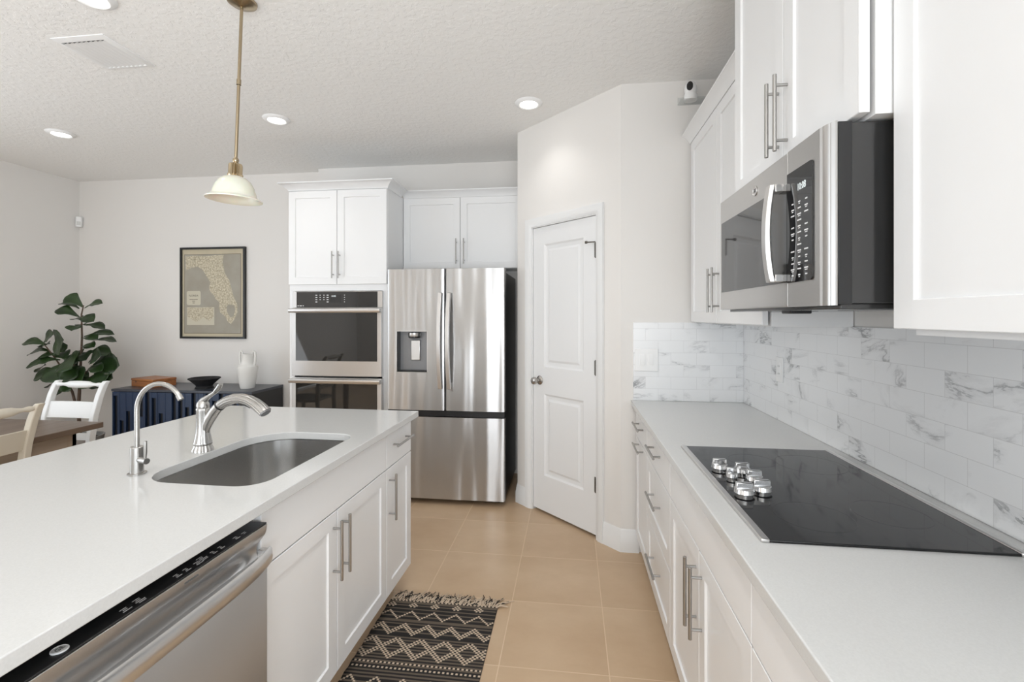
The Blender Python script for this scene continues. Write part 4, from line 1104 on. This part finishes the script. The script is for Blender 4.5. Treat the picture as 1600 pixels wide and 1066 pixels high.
vs = thing('vase', 'white two handled stoneware vase at the right end of the sideboard', 'vase', (-2.975, 4.03, SZ))
b = MB(); b.lathe([(0, 0), (0.058, 0), (0.064, 0.02), (0.074, 0.09), (0.084, 0.160), (0.088, 0.190), (0.083, 0.205), (0.062, 0.218), (0.052, 0.232), (0.050, 0.260), (0.051, 0.300), (0.055, 0.318), (0.050, 0.320), (0.045, 0.30), (0.045, 0.24), (0, 0.235)], (0, 0, 0.0005), None, 40); b.build('body', CERAM, vs)
for sg in (-1, 1):
    b = MB(); b.tube([(sg * 0.046, 0, 0.298), (sg * 0.050, 0, 0.330), (sg * 0.062, 0, 0.344), (sg * 0.076, 0, 0.332), (sg * 0.080, 0, 0.290), (sg * 0.076, 0, 0.245), (sg * 0.066, 0, 0.210)], [0.009, 0.010, 0.010, 0.010, 0.010, 0.010, 0.011], 12); b.build('handle', CERAM, vs)

# table
tb = thing('dining_table', 'dark walnut dining table with pale apron beside the left wall', 'table', (-3.39, 1.75, 0))
TZ = 0.76
b = MB(True); b.box(-3.89, -2.892, 0.95, 2.60, TZ - 0.034, TZ); b.build('tabletop', WALNUT, tb, bevel=0.004, bseg=3)
b = MB(True)
b.box(-3.80, -2.98, 1.04, 1.062, TZ - 0.134, TZ - 0.034); b.box(-3.80, -2.98, 2.488, 2.51, TZ - 0.134, TZ - 0.034); b.box(-3.80, -3.778, 1.04, 2.51, TZ - 0.134, TZ - 0.034); b.box(-3.002, -2.98, 1.04, 2.51, TZ - 0.134, TZ - 0.034)
b.build('apron', OAKAP, tb)
for x in (-3.76, -3.02):
    for y in (1.08, 2.47):
        b = MB(True); b.lathe([(0, 0), (0.022, 0), (0.026, 0.05), (0.036, 0.25), (0.040, 0.45), (0.032, 0.54), (0.042, 0.57), (0.042, 0.60), (0.036, 0.61), (0.042, 0.62), (0.042, TZ - 0.034), (0, TZ - 0.034)], (x, y, 0.0), None, 20); b.build('leg', OAKAP, tb)


def dining_chair(label, loc, rz, mat, seatmat):
    """ladder-back chair facing local -y, back at +y"""
    t = thing('dining_chair', label, 'chair', loc, rz, 'ladder back chairs at the dining table')
    hw = 0.190
    for sg in (-1, 1):
        loops = []
        for (y, z, a) in ((0.235, 0.0, 0.017), (0.215, 0.25, 0.019), (0.205, 0.46, 0.021), (0.212, 0.60, 0.021), (0.235, 0.75, 0.020), (0.272, 0.88, 0.019), (0.300, 0.945, 0.018), (0.318, 0.968, 0.014)):
            x = sg * (hw - 0.012 + 0.010 * min(1, z / 0.9))
            loops.append([(x - 0.017, y - a, z), (x + 0.017, y - a, z), (x + 0.017, y + a, z), (x - 0.017, y + a, z)])
        b = MB(); b.loft(loops); b.build('rear_post', mat, t, bevel=0.004)
        b = MB(); b.lathe([(0, 0), (0.016, 0), (0.018, 0.06), (0.024, 0.30), (0.025, 0.445), (0, 0.445)], (sg * 0.195, -0.19, 0), None, 16); b.build('front_leg', mat, t)
        b = MB(); b.cyl((sg * 0.190, -0.185, 0.20), (sg * 0.180, 0.215, 0.20), 0.010, 12); b.build('side_stretcher', mat, t)
    b = MB(); n = 15; pts = [((-1 + 2 * i / (n - 1)) * (hw - 0.012), 0.296, 0.944) for i in range(n)]
    rr = [0.011, 0.015, 0.010, 0.014, 0.022, 0.024, 0.025, 0.025, 0.025, 0.024, 0.022, 0.014, 0.010, 0.015, 0.011]; b.tube(pts, rr, 16); b.build('top_rail', mat, t)
    b = MB(); loops = []
    for i in range(9):
        q = -1 + i / 4.0; x = q * (hw - 0.015); bow = 0.012 * (1 - q * q)
        loops.append([(x, 0.220 + bow, 0.725), (x, 0.236 + bow, 0.725), (x, 0.262 + bow, 0.832), (x, 0.246 + bow, 0.832)])
    b.loft(loops); b.build('back_slat', mat, t, bevel=0.002)
    b = MB(); b.box(-0.17, 0.17, 0.194, 0.212, 0.585, 0.63); b.build('lower_rail', mat, t, bevel=0.002)
    b = MB(); b.prism([(-0.225, -0.225), (0.225, -0.225), (0.200, 0.190), (-0.200, 0.190)], 'Z', 0.445, 0.475); b.build('seat', seatmat, t, bevel=0.008, bseg=3)
    b = MB(); b.cyl((-0.19, -0.19, 0.24), (0.19, -0.19, 0.24), 0.010, 12); b.build('front_stretcher', mat, t)
    return t


dining_chair('white ladder back chair at the far end of the table by the plant', (-3.395, 2.585, 0), 0, WCHAIR, SEAT)
dining_chair('cream ladder back chair on the island side of the table, cut by the left edge', (-3.045, 1.93, 0), -PI / 2, CCHAIR, SEAT)

# ------------------------------------------------------------------ fiddle leaf fig
PX, PY = -4.47, 3.80
fg = thing('potted_fig', 'tall fiddle leaf fig with broad dark leaves in the left corner', 'plant', (PX, PY, 0))
b = MB(True); b.lathe([(0, 0), (0.13, 0), (0.15, 0.10), (0.17, 0.30), (0.175, 0.32), (0.16, 0.32), (0.155, 0.28), (0, 0.275)], (PX, PY, 0.0005), None, 32); b.build('pot', POT, fg)
b = MB(True); b.lathe([(0, 0.292), (0.15, 0.288), (0.15, 0.276), (0, 0.276)], (PX, PY, 0.0), None, 24); b.build('soil', SOIL, fg)
CT, SN = math.cos(math.atan(92 / 736.)), math.sin(math.atan(92 / 736.))
KD = 4.32 / 736 * 180 / 1129          # metres per step of the leaf table below (trunk axis at x=675, step 0 at the height z=1.55)


def fp(u, v, dep=0.0):
    """leaf table: u to the right, v downwards, dep towards the wall"""
    a = (u - 675) * KD; z = 1.678 - v * KD
    return Vector((PX + 0.018 + a * CT - dep * SN, PY + a * SN + dep * CT, z))


LV = [(690, 190, 510, 90, 95, .0, .10), (640, 205, 425, 155, 60, .02, .0), (700, 200, 878, 150, 60, .0, .04), (660, 285, 462, 220, 85, -.03, .06), (665, 295, 850, 330, 90, -.04, .05), (670, 325, 515, 310, 60, .05, .0),
      (680, 365, 575, 372, 60, .06, .0), (680, 365, 700, 418, 100, -.08, .02), (690, 365, 858, 402, 65, .03, .02), (680, 480, 935, 460, 75, .04, .02), (680, 500, 860, 500, 80, -.02, .03), (760, 520, 930, 536, 60, .06, .0), (680, 575, 825, 580, 75, -.02, .03),
      (440, 650, 660, 500, 200, -.10, .13), (330, 560, 92, 545, 75, .0, .05), (300, 570, 450, 440, 105, -.03, .07), (340, 550, 215, 582, 55, .04, .01), (350, 620, 90, 668, 70, .03, .03), (450, 660, 275, 690, 70, -.02, .02), (480, 705, 195, 780, 85, -.04, .04), (300, 760, 155, 836, 60, .05, .02),
      (560, 700, 770, 765, 170, -.12, .14), (700, 640, 850, 650, 110, .08, .06), (770, 730, 975, 660, 125, -.08, .10), (770, 790, 1015, 770, 155, .02, .12), (760, 785, 960, 805, 85, -.06, .06), (480, 800, 250, 900, 100, -.03, .06), (620, 740, 430, 800, 130, .05, .08), (780, 865, 430, 868, 130, -.10, .08), (760, 880, 975, 890, 130, .0, .10),
      (400, 930, 295, 980, 60, .03, .02), (540, 1000, 410, 1045, 90, .0, .05), (640, 990, 785, 990, 60, .05, .02), (560, 830, 800, 905, 140, -.08, .10), (560, 880, 700, 930, 120, .02, .08), (520, 720, 400, 640, 90, .04, .05), (620, 880, 480, 940, 110, .06, .05),
      (700, 820, 880, 700, 120, .10, .06), (600, 780, 400, 720, 110, .08, .06), (680, 900, 860, 960, 130, -.04, .06), (640, 900, 560, 1000, 120, -.06, .10), (500, 850, 330, 860, 100, .06, .05), (620, 720, 540, 640, 120, .04, .10),
      (700, 760, 640, 900, 140, -.10, .12), (560, 800, 420, 900, 110, -.08, .08), (820, 830, 940, 930, 120, -.04, .08), (690, 640, 780, 700, 110, -.04, .10), (400, 660, 500, 560, 100, .02, .10), (450, 700, 330, 730, 80, -.05, .05)]
LB = MB(True)
for n_, (u0, v0, u1, v1, wpx, dep, face) in enumerate(LV):
    p0 = fp(u0, v0, dep * 0.4); p1 = fp(u1, v1, dep * 1.6)
    ax = p1 - p0; ln = ax.length; ax.normalize()
    hw_ = min(max(wpx * KD * 0.72, 0.052), 0.125)
    # blade side vector: mostly sideways-and-deep, tilted towards the room by 'face'
    toward = Vector((0.25, -0.95, 0.2)); nrm = (Vector((0, 0, 1)) * (1.0 - min(face * 6, 0.8)) + toward * min(0.50 + face * 6, 1.2))
    side = ax.cross(nrm); side.normalize(); nrm = side.cross(ax).normalized()
    rows = []; K = 9
    for i in range(K + 1):
        q = i / K; wv = (0.10 + 0.62 * math.sin(PI * min(1, q * 0.62)) ** 1.1 + 0.38 * math.exp(-((q - 0.66) / 0.22) ** 2)) * math.sqrt(max(0, 1 - q ** 7)) if q < 1 else 0.02
        mid = p0.lerp(p1, q) + Vector((0, 0, 1)) * (0.10 * ln * math.sin(PI * q)) - nrm * 0.0
        row = []
        for sgn in (-1, -0.5, 0, 0.5, 1):
            rip = 0.06 * hw_ * math.sin(q * 14 + n_ + sgn) * abs(sgn)
            row.append(LB.bm.verts.new(mid + side * (sgn * hw_ * wv) + nrm * (abs(sgn) ** 1.5 * 0.22 * hw_ * wv + rip)))
        rows.append(row)
    for A, B in zip(rows, rows[1:]):
        for j in range(4): LB.f([A[j], A[j + 1], B[j + 1], B[j]])
fol = LB.build('foliage', LEAF, fg, angle=80)
md = fol.modifiers.new('thickness', 'SOLIDIFY'); md.thickness = 0.0012
TRK = [[(625, 1600), (640, 1200), (650, 1010), (655, 850), (668, 650), (675, 480), (670, 260), (690, 170)], [(640, 1250), (580, 1020), (545, 960), (500, 820), (420, 700), (335, 590), (300, 550)], [(655, 900), (720, 820), (770, 760)], [(655, 850), (600, 760), (540, 700)]]
for k, br in enumerate(TRK):
    b = MB(True); pts = [fp(u, v) for u, v in br]
    if k == 0: pts[0] = Vector((PX, PY, 0.28))
    r0 = (0.016, 0.012, 0.007, 0.007)[k]; b.tube(pts, [r0 * (1 - 0.72 * i / (len(pts) - 1)) for i in range(len(pts))], 10)
    b.build('trunk' if k == 0 else 'branch', BARK, fg)

# ------------------------------------------------------------------ rug
RX0, RX1, RY1 = -0.893, -0.352, 2.262
rg_ = thing('woven_rug', 'black and cream zigzag woven runner rug with fringe before the sink cabinet', 'rug', ((RX0 + RX1) / 2, 1.8, 0))
CW = 0.0090; nx = int(round((RX1 - RX0) / CW)); ny = 100
b = MB(True)


def cell(i, j):
    """0 black, 1 cream, 2 brown: the woven pattern, j counted from the fringe"""
    per = 12; tri = abs((i + 3) % per - 6)
    if 2 <= j <= 5:
        return 1 if ((i + 3) % per) in (2, 3, 4, 5, 6, 7, 8) and abs((i + 3) % per - 5) <= 3 - abs(j - 3.5) and (i + j) % 2 == 0 else (0 if j % 2 else 2)
    jj = (j - 8) % 46
    base = 2 if j % 3 == 1 else 0
    if jj < 9: return 1 if abs(jj - 1 - tri) <= 1 and (i + j) % 2 == 0 else base
    if 11 <= jj < 20: return 1 if abs(jj - 12 - tri) <= 1 and (i + j) % 2 == 0 else base
    if 22 <= jj < 36:
        q = jj - 22
        return 1 if (abs(q - tri) <= 1 or abs(q - (12 - tri)) <= 1) and (i + j) % 2 == 0 else (2 if j % 2 else 0)
    if jj in (38, 41): return 1 if i % 2 else 0
    return 2 if j % 2 else 0


V = [[b.bm.verts.new((RX0 + i * CW + 0.0015 * math.sin(j * 0.9) * (i in (0, nx)), RY1 - j * CW, 0.006)) for j in range(ny + 1)] for i in range(nx + 1)]
for i in range(nx):
    for j in range(ny):
        c_ = cell(i, j); hgt = (0.0088, 0.0100, 0.0085)[c_]
        m = b.bm.verts.new((RX0 + (i + 0.5) * CW, RY1 - (j + 0.5) * CW, hgt)); q = [V[i][j], V[i][j + 1], V[i + 1][j + 1], V[i + 1][j]]
        b.mi = c_
        for k in range(4): b.f([q[k], q[(k + 1) % 4], m])
b.mi = 0
low = [[b.bm.verts.new((RX0 if i == 0 else RX1, RY1 - j * CW, 0.0008)) for j in range(ny + 1)] for i in (0, 1)]
for j in range(ny): b.f([V[0][j], V[0][j + 1], low[0][j + 1], low[0][j]]); b.f([V[nx][j], V[nx][j + 1], low[1][j + 1], low[1][j]])
for jr in (0, ny): b.f([V[i][jr] for i in range(nx + 1)] + [low[1][jr], low[0][jr]])
b.build('woven_field', [RUGK, RUGC, RUGT], rg_, angle=80)
b = MB(True); rr = random.Random(11)
for k in range(230):
    x = RX0 + (RX1 - RX0) * (k + rr.random() * 0.8) / 230; ln = rr.uniform(0.05, 0.095); an = rr.gauss(0.30, 0.40); b.mi = 1 if rr.random() < 0.68 else 0
    if x > RX1 - 0.02: an += 0.7
    x1 = x + math.sin(an) * ln; y1 = RY1 + math.cos(an) * ln
    b.tube([(x, RY1 - 0.004, 0.006), (x + (x1 - x) * 0.3, RY1 + (y1 - RY1) * 0.35, 0.010 + rr.random() * 0.006), ((x + 2 * x1) / 3 + rr.gauss(0, .003), RY1 + (y1 - RY1) * 0.7, 0.006), (x1 + rr.gauss(0, .006), y1, 0.0025)], [0.0020, 0.0022, 0.0020, 0.0014], 6)
fo = b.build('fringe', [RUGK, RUGC], rg_); fo['kind'] = 'stuff'

# the whole island stands one degree askew to the room
IA = math.radians(-1.0); IP = Vector((-0.80, 2.425, 0)); IR = Matrix.Rotation(IA, 3, 'Z')
for o in list(COL.objects):
    if o.parent is None and (o.name.split('.')[0] in ('island_cabinet', 'island_countertop', 'wall_island_end', 'kitchen_sink', 'kitchen_faucet', 'drinking_water_tap', 'dishwasher', 'wall_island')):
        o.location = IP + IR @ (o.location - IP); o.rotation_euler.z += IA
bpy.context.view_layer.update()
